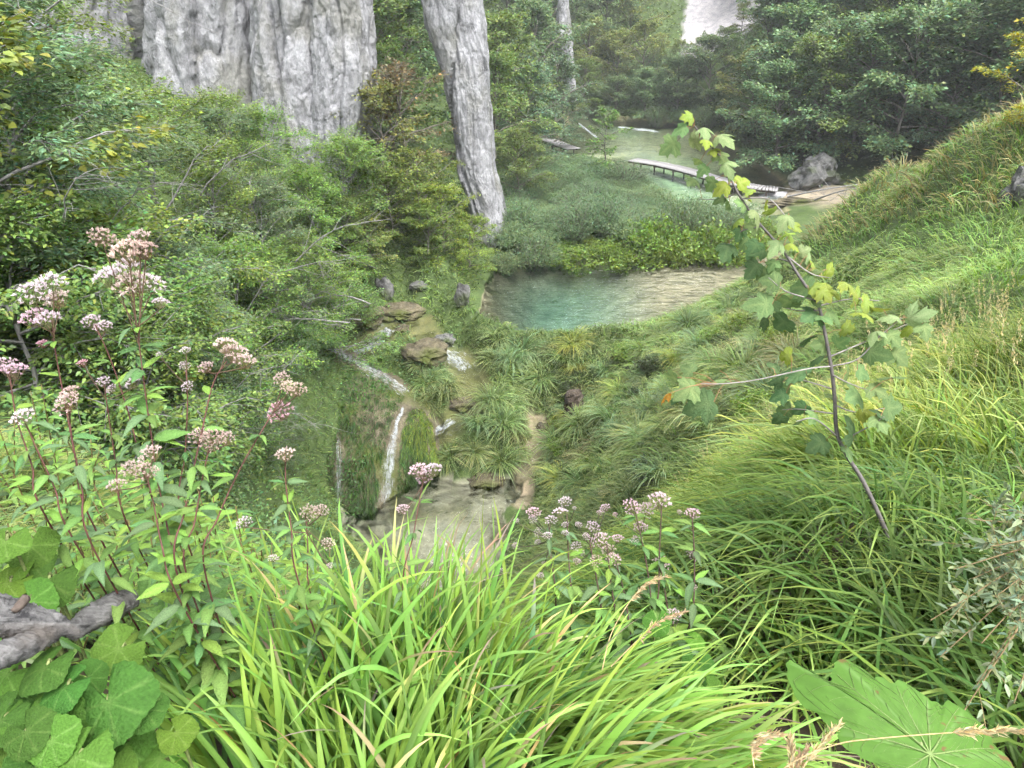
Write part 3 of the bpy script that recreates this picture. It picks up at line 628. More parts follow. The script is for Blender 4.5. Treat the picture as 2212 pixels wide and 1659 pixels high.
def put_tree(proto, x, y, label, group=None, sc=1.0, rz=None, name='broadleaf_tree', sink=.15, z=None, cat='tree', tilt=0.0, scz=1.0):
    z = h(x, y) if z is None else z
    t = thing(name, label, cat, (x, y, z - sink), group, random.uniform(0, 6.28) if rz is None else rz, sc)
    t.rotation_euler[0] = tilt; t.scale[2] = sc * scz
    tk = link('trunk', proto[0], t); link('crown', proto[1], t)['kind'] = 'stuff'; link('limbs', proto[2], tk)['kind'] = 'stuff'; return t
GREEN = np.array([.12, .185, .048]); DARK = np.array([.118, .178, .08]); OLIVE = np.array([.15, .185, .052]); BLUE = np.array([.100, .155, .080]); LIME = np.array([.20, .25, .045]); TAN = np.array([.175, .155, .075])
T_dark = [gen_tree(11 + i, 9.5, 4.3, .18, 26, 9, 62, .26, c=DARK * [1, 1.05, 1], lean=(.05 * i, 0)) for i in range(3)]
T_green = [gen_tree(21 + i, 9, 3.6, .15, 24, 9, 60, .22, c=GREEN) for i in range(3)]
T_olive = [gen_tree(31 + i, 8, 3.2, .15, 22, 8, 48, .22, c=OLIVE) for i in range(2)]
T_blue = [gen_tree(41 + i, 8.5, 3.2, .12, 22, 8, 60, .20, c=BLUE) for i in range(2)]
T_tan = [gen_tree(51, 6, 2.6, .15, 20, 8, 30, .17, c=TAN), gen_tree(52, 5.5, 2.4, .12, 20, 8, 36, .17, c=OLIVE * [1.05, 1.0, 1])]
T_lime = [gen_tree(36, 6.5, 3.0, .08, 22, 8, 48, .17, c=(.16, .215, .035)), gen_tree(37, 6, 2.8, .08, 22, 8, 48, .17, c=(.13, .19, .04))]
T_slim = [gen_tree(61, 4.6, 1.25, .2, 18, 6, 26, .14, c=GREEN * [1, 1.1, 1], el=(0, 40))]
T_yellow = [gen_tree(63, 3.5, 1.3, .1, 16, 7, 40, .10, tmpl=OVATE, c=(.34, .34, .05), amt=.2)]
# near trees on the left bank: finer leaves, pale twigs
N_horn = [gen_tree(71 + i, 7, 2.6, .08, 26, 9, 75, .105, OVATE, c=GREEN * [1.15, 1.2, .95], bark='pale_bark', trunk_r=.075, lean=(.12, -.03)) for i in range(2)]
N_ash = [gen_tree(75 + i, 6.5, 2.3, .1, 24, 9, 85, .12, NARROW, c=BLUE * [1.15, 1.15, 1.0], bark='pale_bark', trunk_r=.06, leafw=1.6, droop=.3) for i in range(2)]
N_maple = [gen_tree(78, 6, 2.2, .1, 22, 8, 55, .13, OVATE, c=LIME * [.8, .85, 1], bark='pale_bark', trunk_r=.06, leafw=1.3)]
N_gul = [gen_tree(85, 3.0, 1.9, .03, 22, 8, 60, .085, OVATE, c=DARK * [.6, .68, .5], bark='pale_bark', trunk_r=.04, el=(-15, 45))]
N_low = [gen_tree(81 + i, 3.2, 2.0, .03, 24, 8, 70, .085, OVATE, c=GREEN * [1.0, 1.05, 1.0], bark='pale_bark', trunk_r=.05, el=(-5, 50)) for i in range(2)]

def T(proto, u, y, label, group=None, sc=1.0, **kw):
    p = on_uy(u, y); return put_tree(proto, p[0], p[1], label, group, sc, **kw)
# left bank, nearest first
LG = 'leafy trees crowding the left bank'
for pr, u, y, sc, lab in (
    (N_ash[1], 40, 14, 1.15, 'tall blue-green tree in the upper left corner'), (N_horn[0], 110, 19, 1.2, 'tall green tree before the left crag'),
    (N_ash[0], 175, 16, 1.3, 'feathery grey-green tree veiling the left end of the cliff'), (N_ash[1], 262, 19.5, 1.2, 'thin feathery tree rising before the pale cliff wall'), (N_horn[1], 60, 17, 1.3, 'light green tree at the top left before the crags'),
    (N_maple[0], 20, 11.5, 1.2, 'yellow-green broad-leaved tree at the left edge of the picture'),
    (N_ash[0], 130, 13.5, 1.1, 'blue-green feathery tree left of the pale cliff'),
    (N_horn[1], 210, 17, .95, 'mid-green tree in front of the left end of the cliff'),
    (N_ash[1], 285, 18, .8, 'blue-green tree standing before the pale cliff face'),
    (N_horn[0], 420, 24, 1.2, 'bright green tree reaching up in front of the cliff'),
    (N_horn[1], 480, 27, .85, 'green tree at the foot of the cliff clefts'),
    (N_maple[0], 330, 15, .8, 'olive-green young tree with bare grey twigs'),
    (N_horn[0], 560, 24, .85, 'arching green tree overhanging the stream gully'),
    (N_horn[1], 500, 19.5, .8, 'dense green tree above the flower clusters'),
    (N_ash[0], 420, 16.5, .75, 'grey-green small tree behind the tall pink flowers'),
    (N_low[0], 250, 13, 1.25, 'low dark green bushy tree behind the pink flowers'),
    (N_low[1], 110, 11.5, 1.2, 'low leafy bush behind the tan grass'),
    (N_low[0], 350, 14.5, 1.05, 'low spreading bush over the dark gully'),
    (N_low[1], 440, 18, 1.1, 'low green bush reaching over the dark gully'),
    (N_low[0], 620, 27.5, 1.1, 'drooping bush beside the rill on the mound'),
    (N_horn[0], 660, 29, .75, 'pale-twigged tree leaning towards the stream'),
    (N_low[1], 740, 31, 1.2, 'bushy green shrub left of the cascades'),
    (N_low[0], 480, 21.5, 1.1, 'dark bush at the head of the gully'),
    (N_gul[0], 560, 19, .75, 'dark bush low in the gully left of the mossy mound'), (N_gul[0], 606, 22.5, .7, 'dark bush overhanging the left side of the mound'), (N_gul[0], 500, 16.5, .8, 'dark bush deep in the gully behind the slanting red stems'), (N_gul[0], 640, 26.5, .75, 'dark bush at the top left of the mossy mound'), (N_gul[0], 455, 14.5, .75, 'dark bush in the gully nearest the pink flowers'),
    (N_low[1], 330, 12, 1.0, 'shadowed bush right behind the tallest pink flowers')):
    T(pr, u, y, lab, LG, sc)
# between the cliff and the pillar
for pr, u, y, sc, lab in (
    (N_horn[0], 560, 33, .95, 'green tree standing before the lowest part of the cliff'), (N_horn[1], 640, 34, .95, 'yellow-green tree at the cliff foot'), (N_horn[1], 700, 33, .9, 'soft green tree right of the cliff foot'), (N_ash[0], 600, 29, .95, 'grey-green tree left of the olive bushes'), (N_horn[0], 740, 36, .9, 'green tree below the right corner of the cliff'), (N_ash[1], 520, 31, 1.0, 'blue-green tree below the dark cleft'),
    (T_green[0], 815, 52, 1.15, 'tall green tree in the gap between cliff and pillar'),
    (T_dark[1], 875, 56, 1.1, 'dark tree in the gap left of the pillar top'),
    (T_green[2], 850, 48, .8, 'green tree behind the reddish bush'),
    (T_tan[0], 880, 43.5, 1.15, 'tan and reddish bush halfway up beside the pillar'),
    (T_tan[1], 830, 42, 1.1, 'brownish-green bush at the foot of the cliff'),
    (T_lime[1], 905, 40, .8, 'olive tree against the lower left of the pillar'),
    (T_lime[1], 850, 38.5, .7, 'olive shrub below the reddish bush'),
    (T_green[1], 790, 38, .55, 'green shrub right of the cliff foot'),
    (T_lime[0], 960, 38.3, .62, 'yellow-green shrub at the base of the pillar'),
    (T_lime[0], 1015, 38.3, .5, 'lime-green bush hanging over the pool'),
    (T_lime[1], 925, 37.3, .5, 'low green bush above the small rocks'),
    (T_tan[1], 800, 36, .6, 'dull brown-green bush above the cascades'),
    (T_green[0], 760, 35, .5, 'green bush at the back of the stream gully')):
    T(pr, u, y, lab, 'trees between the cliff and the pillar', sc)
# behind the pillar, up the valley on the left
for pr, u, y, sc, lab in (
    (T_green[1], 1085, 66, 1.25, 'tall bright green tree right behind the pillar'),
    (T_green[0], 1075, 58, 1.0, 'green tree at the right edge of the pillar'),
    (T_blue[0], 1150, 64, 1.0, 'grey-green tree above the hidden boardwalk'),
    (T_blue[1], 1195, 72, 1.0, 'pale grey-green tree below the rock spire'),
    (T_green[2], 1120, 52, .62, 'light green low tree beside the willow thicket'),
    (T_dark[0], 1155, 84, 1.2, 'dark tree left of the rock spire'),
    (T_blue[0], 1120, 76, 1.1, 'blue-green tree above the valley bend'),
    (T_blue[1], 1215, 80, .75, 'bluish tree hiding the foot of the spire'),
    (T_slim[0], 1305, 62, 1.3, 'small upright green tree alone at the willow thicket')):
    T(pr, u, y, lab, 'trees up the valley behind the pillar', sc)
# back of the valley
bk = [(T_olive, 1270, 112, 1.2), (T_olive, 1330, 108, 1.15), (T_olive, 1390, 104, 1.1), (T_dark, 1300, 122, 1.3), (T_olive, 1360, 120, 1.4), (T_dark, 1250, 125, 1.4), (T_olive, 1420, 118, .55),
      (T_dark, 1330, 98, .6), (T_dark, 1400, 96, .65), (T_green, 1260, 104, .8), (T_olive, 1460, 106, .55), (T_olive, 1510, 103, .55), (T_dark, 1460, 96, .75), (T_dark, 1520, 93, .9),
      (T_olive, 1600, 112, .55), (T_green, 1560, 98, .55), (T_green, 1090, 105, 1.4), (T_dark, 1170, 112, 1.5), (T_dark, 1210, 130, 1.5), (T_green, 1030, 95, 1.5), (T_dark, 960, 85, 1.5), (T_green, 900, 78, 1.3), (T_dark, 1120, 128, 1.5), (T_dark, 1640, 125, 1.3), (T_olive, 1620, 140, 1.4), (T_dark, 1280, 140, 1.4), (T_dark, 1380, 140, 1.4), (T_green, 1330, 150, 1.5)]
ORDS = ['first', 'second', 'third', 'fourth', 'fifth', 'sixth', 'seventh', 'eighth', 'ninth', 'tenth', 'eleventh', 'twelfth', 'thirteenth', 'fourteenth']
for i, (pr, u, y, sc) in enumerate(bk):
    k = 'yellow-olive' if pr is T_olive else ('dark green' if pr is T_dark else 'mid-green'); row = sorted(q[1] for q in bk if (q[2] < 110) == (y < 110))
    T(pr[i % len(pr)], u, y, k + ' far tree, ' + ORDS[row.index(u)] + ' from the left in the ' + ('nearer' if y < 110 else 'rear') + ' wood closing the valley', 'trees at the head of the valley', sc)
# wood on the right slope
wd = [(1640, 88), (1690, 84), (1620, 78), (1640, 73), (1700, 72), (1780, 72), (1860, 70), (1950, 70), (2040, 68), (2130, 66), (2220, 64), (1680, 62.5), (1760, 62), (1840, 61), (1930, 59), (2020, 57), (2110, 55), (2200, 53), (2290, 50),
      (1730, 82), (1820, 80), (1920, 80), (2020, 79), (2120, 78), (2220, 76), (1700, 93), (1800, 93), (1900, 92), (2010, 91), (2120, 90), (2230, 88), (1880, 66), (1990, 63.5), (2080, 61), (2170, 58.5), (1790, 67), (2320, 70), (1690, 103), (1790, 106), (1920, 104), (2060, 104), (2200, 104)]
ORD = ['first', 'second', 'third', 'fourth', 'fifth', 'sixth', 'seventh', 'eighth', 'ninth', 'tenth', 'eleventh', 'twelfth', 'thirteenth']
def row_of(y): return 0 if y < 64 else 1 if y < 76 else 2 if y < 89 else 3
ROWS = ('lowest row', 'second row', 'third row', 'topmost row')
rank = {q: sorted([w for w in wd if row_of(w[1]) == row_of(q[1])]).index(q) for q in wd}
for i, (u, y) in enumerate(wd):
    pr = (T_green, T_dark, T_dark, T_blue, T_dark, T_olive if y > 80 else T_dark)[i % 6]
    if u < 1640: pr = (T_olive, T_green)[i % 2]
    k = {id(T_olive): 'olive', id(T_dark): 'dark green', id(T_blue): 'grey-green', id(T_green): 'mid-green'}[id(pr)]
    T(pr[i % len(pr)], u, y, k + ' tree, ' + ORD[rank[(u, y)]] + ' from the left in the ' + ROWS[row_of(y)] + ' of the right-hand wood', 'trees of the wood on the right slope', random.uniform(.95, 1.25) * (.85 if u < 1700 and y < 75 else 1))
p = on_uy(2225, 24); T(T_yellow[0], 2225, 24, 'small yellow-leaved tree at the right edge above the grassy ridge', None, 1.15)
p = on_uy(2020, 33.5); T(T_lime[0], 2015, 33.5, 'lime-green bush on the crest of the grassy ridge', None, .22)

# ------------------------------------------------------------------ willow thicket
def gen_bush(seed, Ht, R, nst, nl, leaf, c, tmpl=NARROW, amt=.28, hue=.12, lw=1.6):
    r = np.random.default_rng(seed); tb, lb = MB(), MB(); pos, axs, nrs = [], [], []
    for i in range(nst):
        az = r.uniform(0, 6.283); o = math.sqrt(r.uniform(0, 1)); d = np.array([math.cos(az) * o * R, math.sin(az) * o * R, Ht * (1 - .45 * o * o) * r.uniform(.75, 1.1)])
        s = np.linspace(0, 1, 5)[:, None]; b = np.array([math.cos(az), math.sin(az), 0]) * o * R * .25
        P = b + d * [[1, 1, 1]] * s; P[:, 2] = d[2] * np.sin(s[:, 0] * 1.45) ; tube(tb, P, .02 * (1 - .8 * s[:, 0]) * Ht / 2, 3, cap=False)
        m = nl; u = r.uniform(.0, 1.05, m); q = np.minimum((u * 4).astype(int), 3); p = P[q] + (P[q + 1] - P[q]) * (u * 4 - q)[:, None]
        p = p + r.normal(0, .10 * R, (m, 3)); ax = (P[-1] - P[0]) / np.linalg.norm(P[-1] - P[0]) * .7 + r.normal(0, .6, (m, 3)); pos.append(p); axs.append(ax); nrs.append([0, 0, 1] + r.normal(0, .5, (m, 3)))
    pos = np.concatenate(pos); inst(lb, tmpl[0] * [lw, 1, 1], tmpl[1], pos, np.concatenate(axs), np.concatenate(nrs), leaf * r.uniform(.6, 1.3, len(pos)), jit(c, len(pos), r, amt, hue))
    mt, ml = tb.mesh('stems', True), lb.mesh('foliage'); mt.materials.append(M['bark']); ml.materials.append(M['leaf']); return mt, ml
WILLOW = np.array([.125, .195, .088])
B_w = [gen_bush(101 + i, (2.2, 3.0, 1.7)[i], (1.6, 1.9, 1.3)[i], 80, 75, .15, WILLOW * ((1, 1, 1), (.85, .88, .9), (1.15, 1.12, 1.1))[i], amt=.16) for i in range(3)]
B_g = [gen_bush(105 + i, 1.8, 1.7, 70, 60, .14, (.13, .20, .035), RHOMB) for i in range(2)]
B_d = [gen_bush(108, 1.6, 1.4, 60, 55, .13, (.05, .075, .03), RHOMB)]
def put_bush(proto, x, y, label, group, sc=1.0, name='willow_bush', cat='bush', scz=1.0, sink=.1):
    t = thing(name, label, cat, (x, y, h(x, y) - sink), group, random.uniform(0, 6.28), sc); t.scale[2] = sc * scz
    link('stems', proto[0], t)['kind'] = 'stuff'; link('foliage', proto[1], t)['kind'] = 'stuff'; return t
wp = [atz(u, v, -13.4) for u, v in ((1085, 572), (1100, 480), (1120, 420), (1190, 370), (1290, 360), (1370, 385), (1420, 425), (1500, 475), (1600, 478), (1650, 500), (1610, 540), (1400, 546), (1240, 545), (1130, 555))]
wx = [p[0] for p in wp]; wy = [p[1] for p in wp]; done = []
for _ in range(3000):
    x, y = random.uniform(min(wx), max(wx)), random.uniform(min(wy), max(wy))
    if not in_poly(np.array([x]), np.array([y]), wp)[0] or any((x - a) ** 2 + (y - b) ** 2 < 1.5 for a, b in done): continue
    done.append((x, y)); fr = in_poly(np.array([x]), np.array([y - 2.6]), wp)[0]
    gr_ = (not fr) and x > 3.0
    put_bush(random.choice(B_g if gr_ else B_w), x, y, 'bright green bush along the front edge of the willow thicket by the pool' if gr_ else 'grey-green willow bush in the thicket between pool and boardwalk',
             'bright bushes at the pool edge' if gr_ else 'willow bushes of the thicket', random.uniform(.6, 1.2) * (1.0 if gr_ else .92), 'green_bush' if gr_ else 'willow_bush', scz=random.uniform(.6, 1.35) * (.55 if y > 50 and x > 2 else .75 if y > 46 else 1), sink=.45 if gr_ else .1)
for u, v, sc in ((1340, 232, 1.5), (1390, 240, 1.5), (1440, 246, 1.3), (1300, 228, 1.3), (1480, 262, 1.2), (1365, 222, 1.5), (1415, 232, 1.5), (1420, 262, .9), (1530, 275, 1.2)):
    p = atz(u, v, -13.0); put_bush(random.choice(B_w), p[0], p[1], 'willow bush on the far bank above the white rapids', 'willows beyond the upper stream', sc)
for u, v, sc in ((1640, 330, 1.6), (1690, 355, 1.6), (1610, 300, 1.6), (1730, 372, 1.2), (1570, 285, 1.5)):
    p = atz(u, v, -13.2); put_bush(B_d[0], p[0], p[1], 'dark shrub under the wood beside the upper stream', 'dark shrubs at the foot of the wood', sc, 'dark_shrub')

def wetness(x, y):
    x = np.atleast_1d(x); y = np.atleast_1d(y)
    w = np.minimum(np.minimum(dist_line(x, y, stream1), dist_line(x, y, stream2)), dist_line(x, y, path_line) + .35)
    w = np.minimum(w, dist_line(x, y, pool_poly + pool_poly[:1]) + .45)
    return np.where(in_poly(x, y, pool_poly) | in_poly(x, y, up_poly) | in_poly(x, y, low_poly), 0, w)
def undergrowth(name, label, n, r0, r1, az0, az1, test, size, c, seed):
    """low leafy cover on the wooded slopes"""
    r = np.random.default_rng(seed); a = np.radians(r.uniform(az0, az1, n)); rr = np.sqrt(r.uniform(r0 ** 2, r1 ** 2, n)); x, y = rr * np.sin(a), rr * np.cos(a); m = test(x, y); x, y, rr = x[m], y[m], rr[m]; n = len(x)
    hgt = (.25 + .9 * np.clip(vnoise(x, y, .9, seed), 0, 1)) * r.uniform(0, 1, n) ** .6; P = np.stack([x, y, H(x, y) + hgt * 1.3], -1); mb = MB()
    inst(mb, RHOMB[0], RHOMB[1], P, r.normal(0, 1, (n, 3)) * [1, 1, .4], [0, 0, 1] + r.normal(0, .45, (n, 3)), np.maximum(size, rr * .0035) * r.uniform(.6, 1.3, n), jit(c, n, r, .3, .15)); return tag(mb.build(name, 'leaf'), label, 'undergrowth', kind='stuff')
dryland = lambda x, y: ~(in_poly(x, y, pool_poly) | in_poly(x, y, up_poly) | in_poly(x, y, low_poly))
undergrowth('undergrowth', 'leafy undergrowth covering the left slope below the cliff', 60000, 10, 50, -50, -4, lambda x, y: (H(x, y) > -13) & dryland(x, y) & (x < -2.5), .10, GREEN * .9, 301)
undergrowth('undergrowth', 'dark leafy cover on the walls of the gully left of the mound', 26000, 9, 33, -42, -4, lambda x, y: (H(x, y) < -5) & (H(x, y) > -17.9) & (x < -2.5) & dryland(x, y) & (wetness(x, y) > .8), .085, DARK * [.8, .9, .7], 303)
undergrowth('undergrowth', 'dark undergrowth on the floor of the woods beyond the stream', 60000, 48, 150, -25, 45, lambda x, y: (H(x, y) > -12.9) & dryland(x, y) & ~in_poly(x, y, [(24, 112), (40, 116), (50, 150), (30, 140)]), .3, DARK * [1.0, .95, .7], 302)

# ------------------------------------------------------------------ haze
m, n_, l_ = nt('haze'); ho = n_.new("ShaderNodeOutputMaterial"); pv = n_.new("ShaderNodeVolumePrincipled"); pv.inputs['Color'].default_value = (.92, .95, 1.0, 1); pv.inputs['Density'].default_value = .0006; pv.inputs['Anisotropy'].default_value = .2
l_.new(pv.outputs[0], ho.inputs['Volume']); hz_ = box_mesh('haze', 200, 262, 125, 'haze'); o = link('haze', hz_, None, (0, 114, 43)); o['kind'] = 'stuff'; o['label'] = 'thin damp haze filling the valley'

# ------------------------------------------------------------------ boardwalk
def boardwalk(pts, width, label, r):
    L = spline(pts, 400); seg = np.r_[0, np.cumsum(np.linalg.norm(np.diff(L, axis=0), axis=1))]; n = int(seg[-1] / .24)
    bw = thing('boardwalk', label, 'boardwalk', tuple(L[0])); o0 = L[0]
    me = box_mesh('plank', width, .205, .06, 'plank_wood'); beam = MB()
    def at(s):
        p = np.array([np.interp(s, seg, L[:, q]) for q in range(3)]); q = np.array([np.interp(s + .1, seg, L[:, q]) for q in range(3)]); d = nrm(q - p + 1e-9); return p, d
    for i in range(n):
        p, d = at((i + .5) * .24); a = math.atan2(d[1], d[0])
        o = link('plank', me, bw, p - o0 + [0, 0, r.normal(0, .006)]); o.rotation_euler = (r.normal(0, .01), r.normal(0, .006), a - math.pi / 2 + r.normal(0, .02))
    N = np.stack([-np.gradient(L[:, 1]), np.gradient(L[:, 0]), 0 * L[:, 0]], -1); N = nrm(N)
    for sd in (-1, 1):
        bm_ = MB(); P = L[::16] + N[::16] * sd * width * .36 - [0, 0, .13]; tube(bm_, P - o0, .075, 4); bm_.build('beam', 'dark_wood', bw)
    s = .6
    while s < seg[-1]:
        p, d = at(s); nn = np.array([-d[1], d[0], 0]); cb = MB(); tube(cb, np.array([p + nn * width * .5, p - nn * width * .5]) - [0, 0, .22] - o0, .06, 4); cb.build('crossbeam', 'dark_wood', bw)
        for sd in (-1, 1):
            pp = p + nn * sd * width * .4; g = min(h(pp[0], pp[1]), p[2] - .5) - .3; pb_ = MB(); tube(pb_, np.array([[pp[0], pp[1], p[2] - .1], [pp[0], pp[1], g]]) - o0, .07, 6); pb_.build('post', 'dark_wood', bw)
        s += 2.4
rb = np.random.default_rng(3)
boardwalk([atz(1366, 345, -13.12), atz(1420, 353, -13.12), atz(1490, 369, -13.12), atz(1560, 389, -13.12), atz(1630, 403, -13.14), atz(1684, 409, -13.18)], 1.7, 'weathered pale boardwalk on short posts over the upper stream', rb)
boardwalk([atz(1160, 292, -12.6), atz(1195, 306, -12.6), atz(1240, 322, -12.6)], 1.5, 'far stretch of boardwalk half hidden under the trees', rb)

# ------------------------------------------------------------------ rocks, stump, fallen branches
def rock_at(u, v, size, seed, label, mat='small_rock', up=.3, cat='rock', rough=.45, y=None):
    p = hit(u, v) if y is None else aty(u, v, y); return tag(boulder((p[0], p[1], p[2] + size[2] * up), size, seed, 'rock', mat, rough=rough), label, cat)
rock_at(1000, 655, (.32, .28, .6), 3, 'upright grey rock at the left shore of the pool', up=.7)
rock_at(832, 640, (.4, .3, .6), 4, 'grey rock under the bushes above the cascades', up=.5)
rock_at(905, 622, (.4, .3, .25), 5, 'dark rock below the lime-green bush')
rock_at(860, 680, (1.3, .6, .35), 6, 'brown tufa ledge at the head of the cascades', 'tufa')
rock_at(960, 735, (.45, .4, .22), 7, 'flat stone beside the white water')
rock_at(790, 690, (.8, .7, .7), 9, 'pale brown tufa block left of the cascades', 'tufa')
rock_at(915, 770, (.9, .8, .5), 10, 'mossy tufa hump between the two brooks', 'tufa')
rock_at(870, 715, (.35, .3, .2), 12, 'yellowish stone in the upper brook', 'tufa')
rock_at(1000, 880, (.5, .35, .3), 8, 'brown stone at the edge of the green brook', 'tufa')
rock_at(1765, 392, (1.5, 1.2, 1.2), 11, 'big grey rock outcrop under the dark wood', 'small_rock', .25, 'rock', .6)
rock_at(2205, 425, (.4, .5, .6), 14, 'grey rock at the right edge of the grassy ridge', 'small_rock', .1)
rock_at(1680, 425, (1.2, .7, .2), 15, 'flat stone on the sandy bank beyond the boardwalk', 'scree', .3)
rock_at(1720, 437, (1.8, .6, .25), 16, 'tan rock ledge on the sandy bank', 'tufa', .2)
rock_at(1130, 945, (.0, .0, .0) if False else (.3, .25, .12), 17, 'tan stone on the sandy rivulet bed', 'tufa', .3)
rock_at(1175, 925, (.35, .3, .14), 18, 'tan stone beside the stump', 'tufa', .3)
rock_at(1045, 1040, (.7, .4, .25), 19, 'brown bank stone beside the basin', 'tufa', .2)
def knotty(name, mat, P, R, seed, sides=18, n=50, amp=.22, parent=None, loc=None, freq=6.0, sx=.18):
    P = spline(P, n); R = np.interp(np.linspace(0, 1, n), np.linspace(0, 1, len(R)), R); T = nrm(np.gradient(P, axis=0)); A = nrm(np.cross(T, [.2, .3, .93])); B = np.cross(T, A); V = np.zeros((n, sides, 3))
    for i in range(n):
        for j in range(sides):
            th = 2 * math.pi * j / sides; d = A[i] * math.cos(th) + B[i] * math.sin(th)
            q = Vector((i / n * len(P) * sx, math.cos(th) * freq * .4 + seed, math.sin(th) * freq * .4)); k = 1 + amp * (fbm(q, 4) + .6 * (1 - 2 * abs(mnoise.noise(q * 1.7)))) + amp * .45 * (1 - 2.5 * abs(mnoise.noise(Vector((i / n * 1.6, math.cos(th) * freq * 1.1 + seed, math.sin(th) * freq * 1.1)))))
            V[i, j] = P[i] + d * R[i] * k
    mb = MB(); i = (np.arange(n - 1)[:, None] * sides); j = np.arange(sides)[None]; k = (j + 1) % sides
    F4 = np.stack([i + j, i + k, i + sides + k, i + sides + j], -1).reshape(-1, 4)
    c0, c1 = n * sides, n * sides + 1; a = np.arange(sides); b = (a + 1) % sides
    F3 = np.concatenate([np.stack([b, a, np.full(sides, c0)], -1), np.stack([(n - 1) * sides + a, (n - 1) * sides + b, np.full(sides, c1)], -1)])
    mb.add(np.concatenate([V.reshape(-1, 3), [P[0] - T[0] * R[0] * .4, P[-1] + T[-1] * R[-1] * .5]]), F3, F4); return mb.build(name, mat, parent, True, loc)
p = hit(1242, 905); o = knotty('tree_stump', 'stump_wood', np.array([[p[0], p[1], p[2] - .3], [p[0] - .02, p[1], p[2] + .5], [p[0] - .12, p[1] + .1, p[2] + 1.25]]), [.42, .34, .26], 5, amp=.4)
tag(o, 'rotten brown stump standing among the sedge tussocks', 'stump')
for i, (u0, v0, u1, v1, hgt, lab) in enumerate(((1700, 425, 1990, 392, 1.2, 'dead grey branch lying across the foot of the dark wood'), (1760, 432, 1900, 405, .6, 'dead twiggy branch beside the sandy bank'))):
    a = atz(u0, v0, -13.0); b = aty(u1, v1, a[1] - 4); ln = np.linspace(0, 1, 7)[:, None]; P = a + (b - a) * ln; P[:, 2] += np.sin(ln[:, 0] * 3.1) * .3; mb = MB(); tube(mb, P, .07 * (1.1 - ln[:, 0]), 5)
    for q in range(12):
        k = 1 + q % 5; d = rng.normal(0, 1, 3) + [0, 0, .3]; tube(mb, P[k] + d * np.linspace(0, 1, 4)[:, None] * [.9, .6, .5] * rng.uniform(.5, 1.4), .02, 3)
    tag(mb.build('dead_branch', 'pale_bark'), lab, 'branch')
dead = [((780, 690), (640, 740), 30), ((800, 655), (650, 670), 29), ((760, 700), (560, 720), 26), ((640, 560), (830, 470), 27), ((430, 420), (620, 300), 17), ((130, 480), (270, 440), 11), ((0, 10), (330, 100), 9), ((90, 8), (460, 95), 10), ((240, 480), (430, 380), 14), ((560, 640), (760, 560), 25), ((480, 860), (640, 800), 16), ((540, 900), (700, 930), 17)]
for i, (a, b, y) in enumerate(dead):
    A, B = aty(*a, y), aty(*b, y - .6); ln = np.linspace(0, 1, 9)[:, None]; P = A + (B - A) * ln + np.cumsum(rng.normal(0, .05, (9, 3)), 0); P[:, 2] += .35 * np.sin(ln[:, 0] * 3.1); bt = thing('bare_branch', 'x x x x', 'branch', tuple(A)); mb = MB(); tube(mb, P - A, .019 * (1.15 - ln[:, 0]) * y / 18, 5); mb.build('limb', 'pale_bark', bt); tw = MB()
    for q in range(16):
        k = rng.integers(1, 8); d = nrm(B - A) * .8 + rng.normal(0, .55, 3); tl = rng.uniform(.3, 1.0) * y / 18; Q = P[k] - A + d * tl * np.linspace(0, 1, 4)[:, None] + np.cumsum(rng.normal(0, .03, (4, 3)), 0); tube(tw, Q, np.linspace(.008, .003, 4) * y / 18, 3, cap=False)
    w_ = tw.build('twigs', 'pale_bark', bt); w_['kind'] = 'stuff'
    bt['label'] = ('long pale bare branch reaching over the cascades from the left', 'bare branch above the brook left of the pillar foot', 'bare grey branch hanging over the dark gully', 'thin pale branch rising in front of the olive bushes', 'bare branch forking up in front of the cliff', 'pale twiggy branch above the tall pink flowers', 'white bare branch crossing the top left corner', 'long white branch crossing before the left cliff', 'grey twig slanting above the pink flowers', 'pale branch slanting over the gully bushes', 'thin dead twig over the dark gully', 'dead twigs hanging beside the mossy mound')[i]

# ------------------------------------------------------------------ sedge tussocks and grass
def gen_tussock(seed, n, Ht, spread, c, tip, w=.012):
    r = np.random.default_rng(seed); mb = MB(); az = r.uniform(0, 6.283, n); o = r.uniform(0, 1, n) ** .6
    hz = np.stack([np.cos(az), np.sin(az), 0 * az], -1); root = hz * (o * .16)[:, None]; d = hz * (.15 + .55 * o)[:, None] + [0, 0, 1] + r.normal(0, .12, (n, 3))
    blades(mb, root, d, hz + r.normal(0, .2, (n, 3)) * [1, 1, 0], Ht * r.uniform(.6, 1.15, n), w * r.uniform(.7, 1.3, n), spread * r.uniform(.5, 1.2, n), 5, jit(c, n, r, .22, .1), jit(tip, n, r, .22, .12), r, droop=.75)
    me = mb.mesh('sedge_tussock'); me.materials.append(M['grass']); return me
TUS = [gen_tussock(201, 190, .95, .85, (.12, .185, .055), (.33, .40, .18), .02), gen_tussock(202, 190, .85, .9, (.13, .175, .055), (.38, .39, .19), .02), gen_tussock(203, 180, 1.0, .75, (.11, .18, .065), (.28, .36, .19), .02), gen_tussock(204, 170, .8, .9, (.20, .26, .05), (.46, .48, .14), .02), gen_tussock(205, 170, .85, .95, (.15, .16, .07), (.38, .33, .19), .018)]
def world_poly(px): return [hit(u, v) for u, v in px]
slopeP = world_poly(((1070, 735), (1250, 742), (1400, 736), (1560, 668), (1690, 610), (1780, 740), (1700, 850), (1560, 960), (1400, 1080), (1230, 1100), (1190, 1040), (1200, 930), (1130, 850), (1060, 790), (1040, 740)))
isleP = world_poly(((1010, 880), (1080, 850), (1140, 880), (1150, 960), (1130, 1000), (1040, 1010), (945, 1000), (940, 960), (990, 920)))
isle2P = world_poly(((890, 800), (930, 790), (985, 850), (960, 900), (920, 880)))
tl = np.zeros((0, 2))
